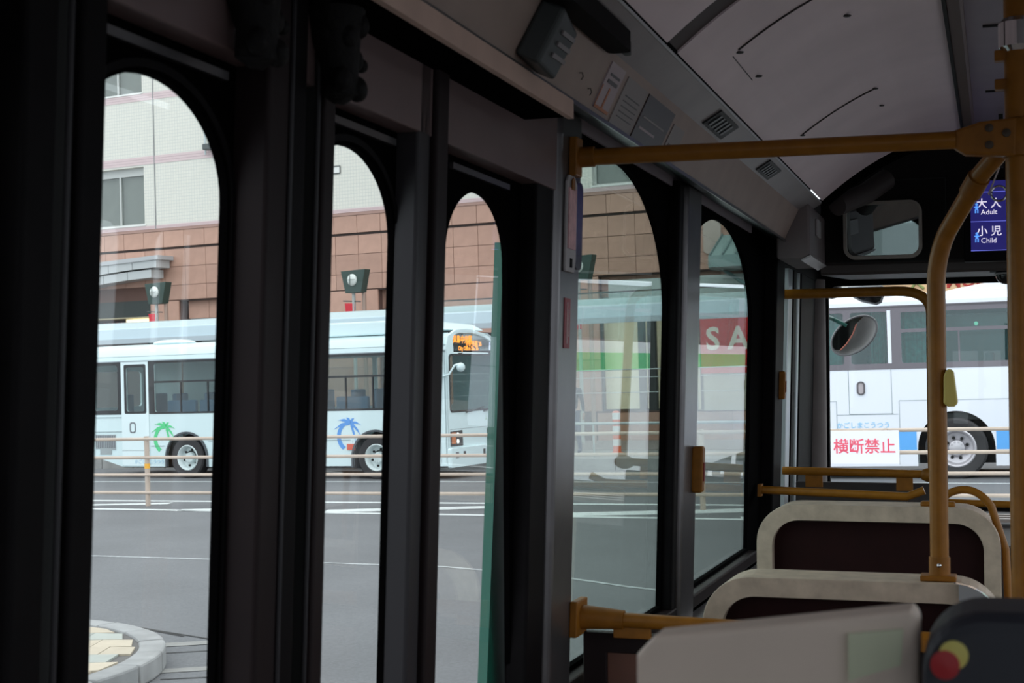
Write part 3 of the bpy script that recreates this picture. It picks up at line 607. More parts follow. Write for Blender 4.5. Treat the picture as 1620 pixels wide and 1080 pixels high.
TIL = [mat('tile_cream', (.46, .40, .31), .7, var=.06, scale=9, objrand=.08), mat('tile_grey', (.33, .35, .32), .7, var=.06, scale=9, objrand=.08)]
tm = {}
ta = math.radians(24)
for i in range(-14, 12):
    for j in range(-12, 12):
        u, v = i*.305+.15*(j % 2), j*.305
        cx = PC[0]+u*math.cos(ta)-v*math.sin(ta); cy = PC[1]+u*math.sin(ta)+v*math.cos(ta)
        r = PR-.215
        ok = (math.hypot(cx-PC[0], cy-PC[1]) < r+.06 if cx > PC[0] else abs(cy-PC[1]) < r-.0)
        if not ok or cx < -11.4 or cy < 7.2: continue
        poly = [(cx+a*math.cos(ta)-b*math.sin(ta), cy+a*math.sin(ta)+b*math.cos(ta)) for a, b in ((-.149, -.149), (.149, -.149), (.149, .149), (-.149, .149))]
        def inside(p): return (math.hypot(p[0]-PC[0], p[1]-PC[1]) <= r+.02 if p[0] > PC[0] else abs(p[1]-PC[1]) <= r+.02)
        ins = [inside(p) for p in poly]
        if not all(ins):
            q = []
            for p in poly:
                if inside(p): q.append(p)
                else:
                    if p[0] > PC[0]:
                        h = math.hypot(p[0]-PC[0], p[1]-PC[1]); q.append((PC[0]+(p[0]-PC[0])*r/h, PC[1]+(p[1]-PC[1])*r/h))
                    else: q.append((p[0], PC[1]+math.copysign(r, p[1]-PC[1])))
            poly = q
        mm = TIL[0 if (j % 3) else 1]
        st('tile', MB().prism(poly, 'z', .11, .145+random.random()*.002), mm, pv)
# strips of paving in the crossing beside the nose
for (p0, p1, w) in [((-7.72, 9.39), (-7.31, 9.69), 0.17), ((-7.02, 8.56), (-6.66, 8.82), 0.15)]:
    line([p0, p1], w, mat('pale_stone_strip', (.235, .235, .225), .8, var=.12, scale=6), .004, 'paving_strip')
for p0, p1 in [((-8.77, 10.12), (-7.31, 9.69)), ((-7.49, 9.11), (-7.09, 9.39)), ((-6.83, 8.32), (-6.46, 8.55)), ((-8.34, 9.98), (-7.78, 9.78))]:
    line([p0, p1], .022, mat('joint_dark', (.04, .04, .04), .9), .005, 'joint_line')
# guard rail
GR = mat('beige_guard_rail', (.50, .405, .335), .5, var=.08, scale=3)
t = thing('guard_rail', 'beige four-bar guard rail along the middle of the road', 'railing', (-10, 20.2, 0))
def gy(x): return 19.9+(x+16.5)*.0765
gx = [-29.0, -22.75, -16.5, -10.25, -7.12, -2.2]
for x in gx:
    p = obj('post', MB().tube([(x, gy(x), 0), (x, gy(x), 1.15)], .042, 10), GR, t, smooth=True)
    obj('orange_reflector', MB().lathe([(.046, .62), (.046, .70)], (x, gy(x), 0), 'z', 10), mat('orange_reflector', (.85, .42, .03), .4), p)
for z in (1.105, .80, .515, .22):
    obj('rail', MB().tube([(-30, gy(-30)-.03, z), (-2.1, gy(-2.1)-.03, z)], .026, 8), GR, t, smooth=True)
SGR = mat('sign_red', (.82, .10, .17), .6)
t = thing('crossing_sign', 'white plate with red characters fixed to guard rail', 'sign', (-4.84, 20.7, .63))
obj('plate', MB().box(-5.30, -4.345, 20.70, 20.72, .655, 1.105), mat('sign_white', (.86, .84, .90), .5), t)
text('横断禁止', .213, lambda a, b, c: (-4.815+a, 20.699-c, .878+b), SGR, 'lettering', t, .001, bold=.003)
obj('clip', MB().box(-5.2, -5.16, 20.72, 20.758, 1.06, 1.13), GR, t)
obj('clip', MB().box(-4.55, -4.51, 20.72, 20.758, 1.06, 1.13), GR, t)

# ---------------------------------------------------------------- vehicles
WHB = mat('bus_white', (.66, .80, .82), .32, spec=.4); WHC = mat('coach_white', (.80, .83, .90), .35, spec=.4)
DKF = mat('window_surround', (.02, .022, .025), .35); VGL = glass('bus_window_glass', (.50, .60, .58), 1.55)
TYR = mat('tyre_rubber', (.035, .034, .036), .8); RIM = mat('wheel_rim_white', (.62, .70, .70), .4); RIMG = mat('wheel_rim_silver', (.55, .53, .56), .35, .4)
SEATB = mat('blue_seat_fabric', (.06, .16, .30), .8); LINE = mat('panel_seam', (.25, .30, .32), .6); INT = mat('bus_interior_dark', (.05, .06, .06), .7)
def wheel(parent, x, y, r, side=-1, rimm=RIM, style=0):
    w = obj('wheel', MB().lathe([(r*.62, 0), (r*.66, side*.02), (r*.93, side*.03), (r, side*-.0), (r, side*-.22), (r*.6, side*-.24)], (x, y, r), 'y', 36, False), TYR, parent, smooth=True)
    obj('rim', MB().lathe([(r*.64, side*.015), (r*.60, side*.03), (r*.55, side*.01), (r*.50, side*-.10), (r*.28, side*-.13), (r*.25, side*-.04), (r*.12, side*-.02), (.001, side*-.02)], (x, y, r), 'y', 30, False), rimm, w, smooth=True)
    n = 8 if style else 6
    hb = MB()
    for k in range(n):
        a = 2*PI*k/n+.3; rr = r*(.34 if style else .40)
        hb.lathe([(r*.055, side*-.085), (r*.055, side*-.125)], (x+rr*math.cos(a), y, r+rr*math.sin(a)), 'y', 8)
    obj('rim_holes', hb, RUB, w)
    hb = MB()
    for k in range(10):
        a = 2*PI*k/10; hb.lathe([(.018, side*-.02), (.018, side*-.10)], (x+r*.2*math.cos(a), y, r+r*.2*math.sin(a)), 'y', 6)
    obj('wheel_nuts', hb, rimm, w)
    return w
def palm(parent, cx, cz, y, s, m):
    b = MB()
    o = [(cx+.02*s+s*.50*math.cos(math.radians(a)), cz-.42*s+s*.50*math.sin(math.radians(a))) for a in range(105, 236, 10)]
    i = [(cx+.10*s+s*.44*math.cos(math.radians(a)), cz-.40*s+s*.42*math.sin(math.radians(a))) for a in range(235, 100, -10)]
    b.prism(o+i, 'y', y-.006, y)
    for ang, L, w in [(175, .62, .17), (145, .58, .15), (112, .45, .13), (70, .42, .12), (25, .42, .13), (-25, .42, .12), (-65, .40, .11)]:
        a = math.radians(ang); d = Vector((math.cos(a), math.sin(a))); nn = Vector((-d.y, d.x))
        if ang > 90: nn = -nn
        pts1 = []; pts2 = []
        for k in range(6):
            t = k/5; c = Vector((cx+.05*s, cz))+d*L*s*t-nn*.0+Vector((0, -.22*s*t*t)); ww = w*s*(math.sin(PI*min(t+.12, 1))*.7+.05)*(1 if k % 2 else .72)
            pts1.append(c+nn*ww*.6); pts2.append(c-nn*ww*.5)
        P = [tuple(p) for p in pts1]+[tuple(p) for p in reversed(pts2)]
        b.prism(P, 'y', y-.0065-.0004*(ang % 7), y)
    return obj('palm_emblem', b, m, parent)
# ---- midi bus, side plane y=25.72, front at x=-14
YS, YF = 25.72, 27.98; XB, XF = -23.1, -14.0
mb_ = thing('city_bus', 'pale blue-white midi bus with palm emblems and lit orange display', 'bus', (-18.5, 26.8, 0))
def arch_hole(xc, zc, r, zb): # notch polygon points left to right from bottom
    return [(xc-r, zb)]+[(xc+r*math.cos(math.radians(a)), zc+r*math.sin(math.radians(a))) for a in range(180, -1, -10)]+[(xc+r, zb)]
WX1, WX2 = -20.26, -15.62
side = [(XB, .55), (XB, 2.50), (XF+.02, 2.50), (XF+.05, .26)]
bot = [(XB, .55), (XB, 2.50), (XF, 2.50), (XF+.0, .26)]+arch_hole(WX2, .42, .53, .26)[::-1]+arch_hole(WX1, .42, .53, .24)[::-1]+[(-22.0, .24)]
WIN = [(-22.72, -22.08, 1.45, 2.42), (-21.84, -21.36, 1.42, 2.37), (-21.08, -19.0, 1.40, 2.44), (-18.9, -17.0, 1.40, 2.44), (-16.9, -15.05, 1.40, 2.44), (-14.85, -14.15, 1.32, 2.40)]
holes = [rrect(a, b, c, d, .05, 3) for a, b, c, d in WIN]
obj('side_panel', MB().plate(bot, holes, 'y', YS, YS+.04), WHB, mb_)
obj('side_panel', MB().plate([(XB, .3), (XB, 2.5), (XF, 2.5), (XF, .3)], [rrect(a, b, c, d, .05, 3) for a, b, c, d in WIN[2:5]], 'y', YF-.04, YF), WHB, mb_)
sur = obj('window_surround', MB().plate([(XB+.02, 1.36), (XB+.02, 2.49), (-21.98, 2.49), (-21.98, 1.36)], [holes[0]], 'y', YS-.006, YS+.0), DKF, mb_)
obj('window_surround', MB().plate([(-21.24, 1.36), (-21.24, 2.50), (-14.95, 2.50), (-14.95, 1.36)], holes[2:5], 'y', YS-.006, YS), DKF, mb_)
obj('window_surround', MB().plate([(-21.90, 1.37), (-21.90, 2.43), (-21.30, 2.43), (-21.30, 1.37)], [holes[1]], 'y', YS-.008, YS-.002), DKF, mb_)
dr = obj('side_door', MB().plate([(-21.98, .26), (-21.98, 2.50), (-21.24, 2.50), (-21.24, .26)], [rrect(-21.90, -21.30, 1.37, 2.43, .04, 3)], 'y', YS-.012, YS-.001), mat('bus_white_door', (.74, .86, .88), .35), mb_)
obj('door_handle', MB().plate(rrect(-21.76, -21.60, .96, 1.19, .05), [rrect(-21.735, -21.625, .985, 1.165, .04)], 'y', YS-.02, YS-.012), mat('handle_grey', (.16, .17, .19), .4), dr)
for k, (a, b, c, d) in enumerate(WIN):
    p = obj('window_pane', MB().box(a-.01, b+.01, YS+.012, YS+.018, c-.01, d+.01), VGL, mb_)
    if k in (2, 3, 4):
        obj('transom_bar', MB().box(a, b, YS-.002, YS+.03, 2.02, 2.06), DKF, p)
        for x in [a+(b-a)*f for f in (.33, .67)]: obj('sash_bar', MB().box(x-.015, x+.015, YS+.0, YS+.03, c, 2.03), DKF, p)
    obj('window_pane', MB().box(a-.01, b+.01, YF-.02, YF-.015, c-.01, d+.01), glass('far_window_glass', (.8, .86, .85), 1.4), mb_)
rf = [(YS, 2.49), (YS-.0, 2.60), (YS+.10, 2.76), (YS+.35, 2.84), (YS+1.13, 2.88), (YF-.35, 2.84), (YF-.10, 2.76), (YF, 2.60), (YF, 2.49)]
obj('roof', MB().prism(rf, 'x', XB, XF-.05), WHB, mb_, smooth=True)
obj('drip_rail', MB().box(XB, XF, YS-.02, YS+.0, 2.49, 2.51), mat('drip_grey', (.3, .35, .38), .4), mb_)
obj('roof_seam', MB().box(XB, XF, YS-.003, YS+.02, 2.60, 2.607), LINE, mb_)
obj('air_unit', MB().prism([(-18.6, 2.84), (-14.6, 2.86), (-14.15, 2.90), (-14.4, 3.03), (-15.2, 3.13), (-18.2, 3.13), (-18.5, 3.05)], 'y', YS+.3, YF-.3), WHB, mb_, bevel=.05, seg=3)
obj('roof_hatch', MB().ball((-21.15, YS+.8, 2.88), .5, (1, .8, .16), 20), WHB, mb_, smooth=True)
obj('floor_pan', MB().box(XB+.1, XF-.1, YS+.15, YF-.1, .45, .75), INT, mb_)
obj('underbody', MB().box(-22.2, -14.3, YS+.3, YF-.3, .2, .46), RUB, mb_)
# front: rounded top outline in y,z
fo = [(YS, .30), (YF, .30), (YF, 2.30), (YF-.03, 2.48), (YF-.15, 2.66), (YF-.45, 2.80), (YF-1.1, 2.91), (YS+.9, 2.93), (YS+.45, 2.90), (YS+.12, 2.78), (YS, 2.55)]
ws = rrect(YS+.14, YF-.13, 1.31, 2.40, .08)
ds = [(YS+.34, 2.46), (YF-.08, 2.44), (YF-.10, 2.56), (YF-.25, 2.66), (YF-.6, 2.76), (YF-1.1, 2.83), (YS+.55, 2.83), (YS+.38, 2.79), (YS+.32, 2.70)]
obj('front_panel', MB().plate(fo, [ws, ds], 'x', XF-.06, XF), WHB, mb_, bevel=.02)
obj('windscreen', MB().box(XF-.04, XF-.035, YS+.1, YF-.1, 1.28, 2.42), VGL, mb_)
obj('windscreen_gasket', MB().plate(rrect(YS+.115, YF-.105, 1.285, 2.425, .09), [rrect(YS+.15, YF-.14, 1.32, 2.39, .08)], 'x', XF, XF+.012), RUB, mb_)
obj('rear_panel', MB().plate([(YS, .5), (YF, .5), (YF, 2.55), (YS, 2.55)], [rrect(YS+.3, YF-.3, 1.5, 2.3, .08)], 'x', XB, XB+.05), WHB, mb_)
dp = obj('destination_display', MB().box(XF-.09, XF-.05, YS+.3, YF-.05, 2.42, 2.86), mat('display_black', (.01, .01, .012), .2), mb_)
LED = mat('lit_orange_led', (.8, .3, .02), .5, emit=(1.0, .33, .03), estr=1.25)
LEX = XF-.049
text('鹿児島中央駅', .165, lambda a, b, c: (LEX+c, YS+.72+a, 2.70+b), LED, 'led_lettering', dp, .002, bold=.004)
text('市役所前 26', .13, lambda a, b, c: (LEX+c, YS+1.28+a, 2.66+b-.04), LED, 'led_lettering', dp, .002, bold=.003)
text('City Office Sta. 26', .115, lambda a, b, c: (LEX+c, YS+1.05+a, 2.53+b), LED, 'led_lettering', dp, .002, bold=.003)
m = MB()
m.ball((LEX+.004, YF-.27, 2.57), .045, (.1, 1, 1)); m.box(LEX, LEX+.004, YF-.31, YF-.24, 2.5, 2.55); m.box(LEX, LEX+.004, YF-.30, YF-.24, 2.62, 2.66)
obj('access_symbol', m, mat('pale_symbol', (.6, .68, .85), .5, emit=(.45, .5, .7), estr=.6), dp)
for y in (YS+.6, YF-.35): obj('marker_slot', MB().box(XF, XF+.01, y-.08, y+.08, 2.425, 2.445), RUB, mb_)
for y0, y1 in ((YS+.10, YS+.60), (YF-.60, YF-.10)):
    h = obj('headlight_unit', MB().prism([(y0+.0, .63), (y1, .63), (y1-.02, .93), (y0, .92)], 'x', XF-.01, XF+.015), mat('lamp_black', (.03, .03, .032), .25), mb_)
    ia = y0 if y0 < YS+1 else y1-.22
    obj('indicator', MB().box(XF+.015, XF+.025, ia+.03, ia+.19, .68, .90), mat('indicator_orange', (.55, .16, .04), .3), h)
    ib = ia+.22 if y0 < YS+1 else ia-.14
    for z in (.85, .72): obj('lens', MB().lathe([(.045, 0), (.04, .012), (.001, .02)], (XF+.015, ib+.06, z), 'x', 14), mat('lit_headlamp', (.9, .9, .85), .2, emit=(1, .97, .9), estr=.8), h, smooth=True)
obj('bumper', MB().prism([(YS-.01, .22), (YF+.01, .22), (YF+.01, .60), (YS-.01, .60)], 'x', XF-.02, XF+.07), WHB, mb_, bevel=.04, seg=3)
for y, wz, c in [(YS+.18, .12, 'handle_grey'), (YS+.50, .09, 'lamp_black'), (YF-.92, .09, 'lamp_black')]:
    obj('bumper_recess', MB().box(XF+.068, XF+.075, y, y+wz, .40, .52), MATS[c], mb_)
pl = obj('number_plate', MB().box(XF+.068, XF+.08, YF-.74, YF-.36, .36, .56), mat('plate_dark_green', (.04, .09, .07), .5), mb_)
text('22-97', .13, lambda a, b, c: (XF+.0805+c, YF-.55+a, .42+b), mat('plate_white', (.7, .75, .72), .5), 'lettering', pl, .001, bold=.002)
obj('front_emblem', MB().add([(XF+.002, YF-.62+.012*math.cos(a)*0+dy, 1.12+dz) for a, dy, dz in [(0, 0, .10), (0, .012, 0), (0, .07, -.05), (0, 0, -.02), (0, -.07, -.05), (0, -.012, 0)]], [(0, 1, 2, 3, 4, 5)]), mat('emblem_green', (.3, .5, .35), .4), mb_)
for y in (YS+.75, YF-.75):
    obj('wiper', MB().tube([(XF+.02, y, 1.27), (XF+.03, y+.3, 1.30), (XF+.02, y+.75, 1.36)], .012, 6), RUB, mb_)
obj('panel_seam', MB().box(XF, XF+.003, YS+.1, YF-.1, .955, .962), LINE, mb_)
for x, z0, z1 in [(-21.24, .26, 1.36), (-19.4, .9, 1.36), (-16.15, .26, .78), (-14.15, .3, 2.5), (-21.98, .24, 1.36)]:
    obj('panel_seam', MB().box(x-.004, x+.004, YS-.003, YS, z0, z1), LINE, mb_)
for x0, x1, z in [(XB, -21.98, .99), (-21.98, -21.24, .58), (-21.2, -20.85, .68), (-19.7, -16.2, .78), (XB, -21.98, 1.30)]:
    obj('panel_seam', MB().box(x0, x1, YS-.013, YS, z-.004, z+.004), LINE, mb_)
vg = obj('vent_grille', MB().prism([(-22.72, .93), (-22.72, .62), (-22.6, .62), (-22.6, .5), (-22.28, .5), (-22.28, .6), (-22.16, .6), (-22.16, .93)], 'y', YS-.01, YS), mat('grille_grey', (.33, .37, .38), .5), mb_)
for k in range(11): obj('slat', MB().box(-22.70+.05*k, -22.68+.05*k, YS-.016, YS-.01, .64, .91), MATS['handle_grey'], vg)
for x in (WX1, WX2):
    obj('wheel_arch', MB().plate([(x+.56*math.cos(math.radians(a)), .42+.56*math.sin(math.radians(a))) for a in range(0, 181, 10)]+[(x-.56, .24), (x-.52, .24)]+[(x+.52*math.cos(math.radians(a)), .42+.52*math.sin(math.radians(a))) for a in range(180, -1, -10)]+[(x+.52, .24), (x+.56, .24)], [], 'y', YS-.03, YS+.02), mat('arch_grey', (.07, .08, .09), .5), mb_)
    obj('arch_liner', MB().prism([(x+.53*math.cos(math.radians(a)), .42+.53*math.sin(math.radians(a))) for a in range(0, 181, 10)]+[(x-.53, .3), (x+.53, .3)], 'y', YS+.30, YS+.34), RUB, mb_)
    wheel(mb_, x, YS+.03, .425)
    wheel(mb_, x, YF-.03, .425, 1)
palm(mb_, -20.83, 1.07, YS-.001, .62, mat('palm_green', (.10, .62, .26), .5))
palm(mb_, -16.22, 1.10, YS-.001, .62, mat('palm_blue', (.09, .30, .72), .5))
obj('side_marker', MB().box(-16.28, -16.10, YS-.02, YS, .58, .70), mat('marker_red', (.65, .10, .05), .4), mb_)
text('かごしまこうつう', .10, lambda a, b, c: (-21.25+a, YS-.014-c, .34+b), mat('faint_blue_text', (.25, .48, .68), .6), 'lettering', mb_, .001)
for x in [-22.4, -20.9, -20.05, -18.6, -17.9, -16.4, -15.9]:
    for y in (YS+.35, YF-.75):
        if y < 27 or x < -15: obj('seat_back', MB().box(x, x+.12, y, y+.42, .9, 1.78), SEATB, mb_, bevel=.03)
for x0 in (-20.85, -20.0, -16.6): obj('seat_back', MB().box(x0, x0+.75, YS+.12, YS+.22, 1.2, 1.64), SEATB, mb_, bevel=.03)
obj('driver_seat', MB().box(-15.4, -15.25, YS+.25, YS+.75, .9, 1.9), SEATB, mb_, bevel=.05)
obj('steering_wheel', MB().tube([(-14.45+.1*math.sin(a), YS+.55+.22*math.cos(a), 1.35+.2*math.sin(a)) for a in [k*PI/10 for k in range(21)]], .014, 8), RUB, mb_)
for x in (-21.2, -19.6, -17.5): obj('stanchion', MB().tube([(x, YS+1.1, .75), (x, YS+1.1, 2.6)], .018, 8), GOLD, mb_)
obj('mirror_arm', MB().tube([(XF-.1, YS-.02, 1.98), (XF+.12, YS-.1, 2.03), (XF+.22, YS-.05, 2.2), (XF+.26, YS+.05, 2.22)], .02, 8), WHB, mb_, smooth=True)
obj('mirror_head', MB().ball((XF+.26, YS+.12, 2.16), .11, (.6, 1.25, .8), 14), WHB, mb_, smooth=True)

# ---- coach: local frame, x along its side, y away, wheel centre at x=0
ch = thing('coach', 'large white coach with blue stripe seen through windscreen', 'bus', (-4.62, 26.64, 0), math.radians(6.5), local=True)
CG = glass('coach_window_glass', (.32, .50, .50), 1.7)
CX0, CX1, CD = -3.3, 8.2, 2.45
co_ = [(CX0, .22), (CX0, 3.02), (CX1, 3.02), (CX1, .22)]+arch_hole(5.9, .52, .66, .22)[::-1]+arch_hole(0, .52, .64, .22)[::-1]
CW = [(-3.1, -1.84, 2.0, 2.90), (-1.72, -1.10, 2.0, 2.90), (-.86, 1.32, 2.0, 2.88), (1.42, 3.2, 2.0, 2.88), (3.3, 5.2, 2.0, 2.88), (5.3, 7.2, 2.0, 2.88)]
ch_h = [rrect(a, b, c, d, .04, 3) for a, b, c, d in CW]
obj('side_panel', MB().plate(co_, ch_h, 'y', 0, .04), WHC, ch)
obj('side_panel', MB().plate([(CX0, .22), (CX0, 3.02), (CX1, 3.02), (CX1, .22)], [rrect(a, b, c, d, .04, 3) for a, b, c, d in CW[2:]], 'y', CD-.04, CD), WHC, ch)
obj('window_surround', MB().plate([(CX0+.02, 1.90), (CX0+.02, 2.97), (CX1-.02, 2.97), (CX1-.02, 1.90)], ch_h, 'y', -.008, 0), mat('surround_violet_grey', (.16, .145, .165), .4), ch)
for k, (a, b, c, d) in enumerate(CW):
    p = obj('window_pane', MB().box(a-.01, b+.01, .012, .018, c-.01, d+.01), CG, ch)
    obj('window_pane', MB().box(a-.01, b+.01, CD-.02, CD-.015, c-.01, d+.01), MATS['far_window_glass'], ch)
    if k >= 2:
        obj('transom_bar', MB().box(a, b, -.004, .03, 2.53, 2.59), MATS['surround_violet_grey'], p)
        for f in (.44,): obj('sash_bar', MB().box(a+(b-a)*f-.014, a+(b-a)*f+.014, 0, .03, c, 2.54), MATS['surround_violet_grey'], p)
CUR = mat('teal_curtain', (.06, .30, .27), .8, var=.3, scale=14)
def curtain(a, b, c, d):
    m = MB(); n = 24
    pts = [(a+(b-a)*i/n, .14+.025*math.sin(i*1.9)) for i in range(n+1)]
    m.add([(x, y, c) for x, y in pts]+[(x, y, d) for x, y in pts], [(i, i+1, n+2+i, n+1+i) for i in range(n)])
    obj('curtain', m, CUR, ch, smooth=True)
for a, b, c, d in [(-2.9, -1.9, 2.0, 2.9), (-1.4, -1.1, 2.0, 2.9), (-.86, -.15, 2.0, 2.9), (1.0, 1.55, 2.0, 2.9), (3.0, 3.5, 2, 2.9), (5.0, 5.5, 2, 2.9)]: curtain(a, b, c, d)
for x in (-2.6, -1.5, -.4, .5, 1.4, 2.3, 3.2, 4.1, 5.0, 5.9):
    obj('seat_back', MB().box(x, x+.14, .35, 1.0, 1.2, 2.15), mat('coach_seat_teal', (.03, .16, .17), .8), ch, bevel=.04)
obj('floor_pan', MB().box(CX0+.1, CX1-.1, .2, CD-.1, 1.0, 1.12), INT, ch)
obj('bulkhead', MB().box(2.6, 2.65, .2, CD-.1, 1.1, 2.9), INT, ch)
obj('cabin_lamp', MB().ball((.35, .9, 2.66), .035, n=10), mat('lit_green', (.3, .9, .6), .5, emit=(.4, 1.0, .7), estr=1.0), ch)
rf = [(0, 3.02), (0, 3.07), (.06, 3.14), (.25, 3.20), (.8, 3.23), (CD/2, 3.24), (CD-.8, 3.23), (CD-.25, 3.20), (CD-.06, 3.14), (CD, 3.07), (CD, 3.02)]
obj('roof', MB().prism(rf, 'x', CX0, CX1), WHC, ch, smooth=True)
obj('drip_rail', MB().box(CX0, CX1, -.02, .0, 2.97, 3.0), mat('drip_dark', (.10, .09, .10), .4), ch)
obj('air_unit', MB().prism([(-.35, 3.18), (.1, 3.27), (.7, 3.37), (4.0, 3.42), (4.8, 3.38), (5.2, 3.18)], 'y', .35, CD-.35), mat('air_unit_white', (.72, .74, .82), .4), ch, bevel=.05, seg=3)
obj('end_panel', MB().box(CX0-.02, CX0, 0, CD, .3, 3.1), WHC, ch)
obj('end_panel', MB().box(CX1, CX1+.02, 0, CD, .3, 3.1), WHC, ch)
BLS = mat('blue_stripe', (.12, .42, .88), .45)
obj('blue_stripe', MB().box(CX0, -.655, -.004, 0, .50, .82), BLS, ch)
obj('blue_stripe', MB().box(.655, 5.23, -.004, 0, .50, .82), BLS, ch)
for x0, x1, z in [(-1.78, -1.03, 1.13), (-2.0, -.95, 1.12), (-.93, CX1, 1.35), (-3.2, -2.0, 1.36), (-1.0, -.7, .46)]:
    obj('panel_seam', MB().box(x0, x1, -.004, 0, z-.004, z+.004), LINE, ch)
for x, z0, z1 in [(-1.78, 1.13, 1.90), (-1.05, 1.13, 1.90), (-2.0, .85, 1.36), (-.93, .85, 1.35), (2.6, .3, 1.9), (4.4, .3, 1.9), (-.95, .25, .48), (-.62, .25, .48)]:
    obj('panel_seam', MB().box(x-.004, x+.004, -.004, 0, z0, z1), LINE, ch)
obj('pillar_strip', MB().box(-1.09, -1.03, -.014, -.006, 2.0, 2.92), WHC, ch)
hd = obj('door_handle', MB().plate(rrect(-1.64, -1.50, 1.46, 1.70, .065), [rrect(-1.615, -1.525, 1.485, 1.675, .045)], 'y', -.02, 0), mat('handle_dark', (.1, .09, .1), .4), ch)
obj('handle_pad', MB().prism(rrect(-1.615, -1.525, 1.485, 1.675, .045), 'y', -.008, .0), mat('handle_pad', (.45, .40, .42), .4), hd)
text('かごしまこうつう', .115, lambda a, b, c: (-1.55+a, -.005-c, .93+b), mat('pale_blue_text', (.28, .60, .88), .6), 'lettering', ch, .001, bold=.001)
for x in (0, 5.9):
    obj('arch_liner', MB().prism([(x+.66*math.cos(math.radians(a)), .52+.66*math.sin(math.radians(a))) for a in range(0, 181, 10)]+[(x-.66, .3), (x+.66, .3)], 'y', .32, .36), RUB, ch)
    wheel(ch, x, .03, .52, -1, RIMG, 1); wheel(ch, x, CD-.03, .52, 1, RIMG, 1)
obj('underbody', MB().box(CX0+.2, CX1-.2, .3, CD-.3, .25, 1.0), RUB, ch)

# ---- unseen white and green hoarding, added for its reflection in the side glass
_fo = O @ B.transposed() @ Vector((0, 1, 0)); _ga = math.atan2(-_fo.x, _fo.y)
_gl = M_OUT.inverted() @ Vector((2.0, 13.8, -.6))
gb = thing('reflection_hoarding', 'white hoarding with green band, added unseen, for its reflection in side window glass', 'hoarding', tuple(_gl.xy)+(0,), _ga, local=True)
_zt = (M_OUT.inverted() @ Vector((2.0, 17.5, 1.74))).z
PW = mat('hoarding_white', (.85, .85, .88), .35)
for k in range(6):
    y0 = .1+2.05*k
    p = obj('panel', MB().box(0, .04, y0, y0+2.06, .35, _zt), PW, gb)
    obj('green_band', MB().box(-.006, .0, y0, y0+2.06, _zt-.30, _zt-.12), mat('band_green', (.05, .58, .17), .4), p)
    obj('post', MB().box(.04, .10, y0-.03, y0+.03, 0, _zt), SLV if 'SLV' in globals() else PW, gb)
    obj('foot', MB().box(-.12, .26, y0-.05, y0+.05, 0, .06), PW, gb)

# ================================================================ far side: platform, shelter, department store
t = sthing('trim_3'); t.name = 'platform'; BASE['platform'] = Vector((0, 0, 0))
PLC = mat('platform_concrete', (.30, .30, .29), .85, var=.15, scale=3)
st('slab', MB().box(-45, -8.6, 28.6, 31.6, 0, .22), PLC, t)
for k in range(38):
    st('edge_block', MB().box(-44.9+.95*k, -43.97+.95*k, 28.45, 28.6, 0, .23), PLC, t)
st('far_pavement', MB().box(-60, 30, 33.5, 38, -.02, .12), mat('far_pavement', (.22, .2, .19), .9), None)
# tram stop shelter
sh = thing('tram_shelter', 'long pale blue-grey canopy of the stop behind the buses', 'shelter', (-15, 30.5, .22))
SHB = mat('shelter_blue_grey', (.56, .68, .74), .4, var=.04, scale=1)
obj('edge_beam', MB().box(-42, -8.2, 29.95, 30.06, 3.04, 3.40), SHB, sh, bevel=.02)
obj('lower_lip', MB().box(-42, -8.2, 29.93, 30.0, 3.02, 3.14), mat('shelter_grey', (.42, .48, .52), .4), sh)
obj('canopy', MB().prism([(30.0, 3.38), (30.4, 3.55), (31.0, 3.60), (31.6, 3.55), (31.6, 3.50), (31.0, 3.54), (30.4, 3.48), (30.0, 3.33)], 'x', -42, -8.2), mat('canopy_skin', (.45, .55, .57), .4), sh)
for k in range(9):
    x = -40+3.55*k
    p = obj('column', MB().tube([(x, 31.4, .2), (x, 31.4, 3.5)], .06, 10), mat('column_teal', (.12, .20, .20), .4), sh, smooth=True)
    obj('bracket', MB().tube([(x, 31.4, 3.0), (x, 30.9, 3.3), (x, 30.1, 3.35)], .03, 8), MATS['column_teal'], sh)
obj('glass_fascia', MB().box(-17.0, -8.2, 30.1, 30.115, 3.42, 3.68), glass('shelter_glass', (.85, .93, .93), 1.5), sh)
obj('glass_frame', MB().box(-17.0, -8.2, 30.09, 30.13, 3.67, 3.70), mat('dark_frame', (.08, .09, .09), .5), sh)
# platform railing of thin bars
t = thing('platform_railing', 'thin silver railing along the tram platform behind guard rail', 'railing', (-12, 29.0, .22))
SLV = mat('silver_rail', (.45, .50, .50), .35, .4)
for z, r in ((2.02, .013), (1.86, .008), (1.55, .008), (.92, .03)): obj('rail', MB().tube([(-13.6, 29.0, z), (-8.7, 29.0, z)], r, 8), SLV, t)
for x in (-13.5, -12.35, -10.2, -8.75): obj('post', MB().tube([(x, 29.0, .2), (x, 29.0, 2.05 if x not in (-12.35,) else .95)], .022, 8), SLV, t)
# delineator post
dl = thing('delineator_post', 'orange and white banded flexible post on the tram platform', 'traffic post', (-12.2, 29.9, .22))
ORD = mat('delineator_orange', (.85, .17, .08), .5); WHD = mat('delineator_white', (.8, .8, .8), .5)
obj('base', MB().lathe([(.16, .22), (.16, .25), (.1, .28)], (-12.2, 29.9, 0), 'z', 16), ORD, dl, smooth=True)
for k in range(6): obj('band', MB().lathe([(.085, .27+.14*k), (.085, .41+.14*k)], (-12.2, 29.9, 0), 'z', 16), ORD if k % 2 == 0 else WHD, dl, smooth=True)
obj('cap', MB().ball((-12.2, 29.9, 1.11), .085, (1, 1, .5)), ORD, dl, smooth=True)

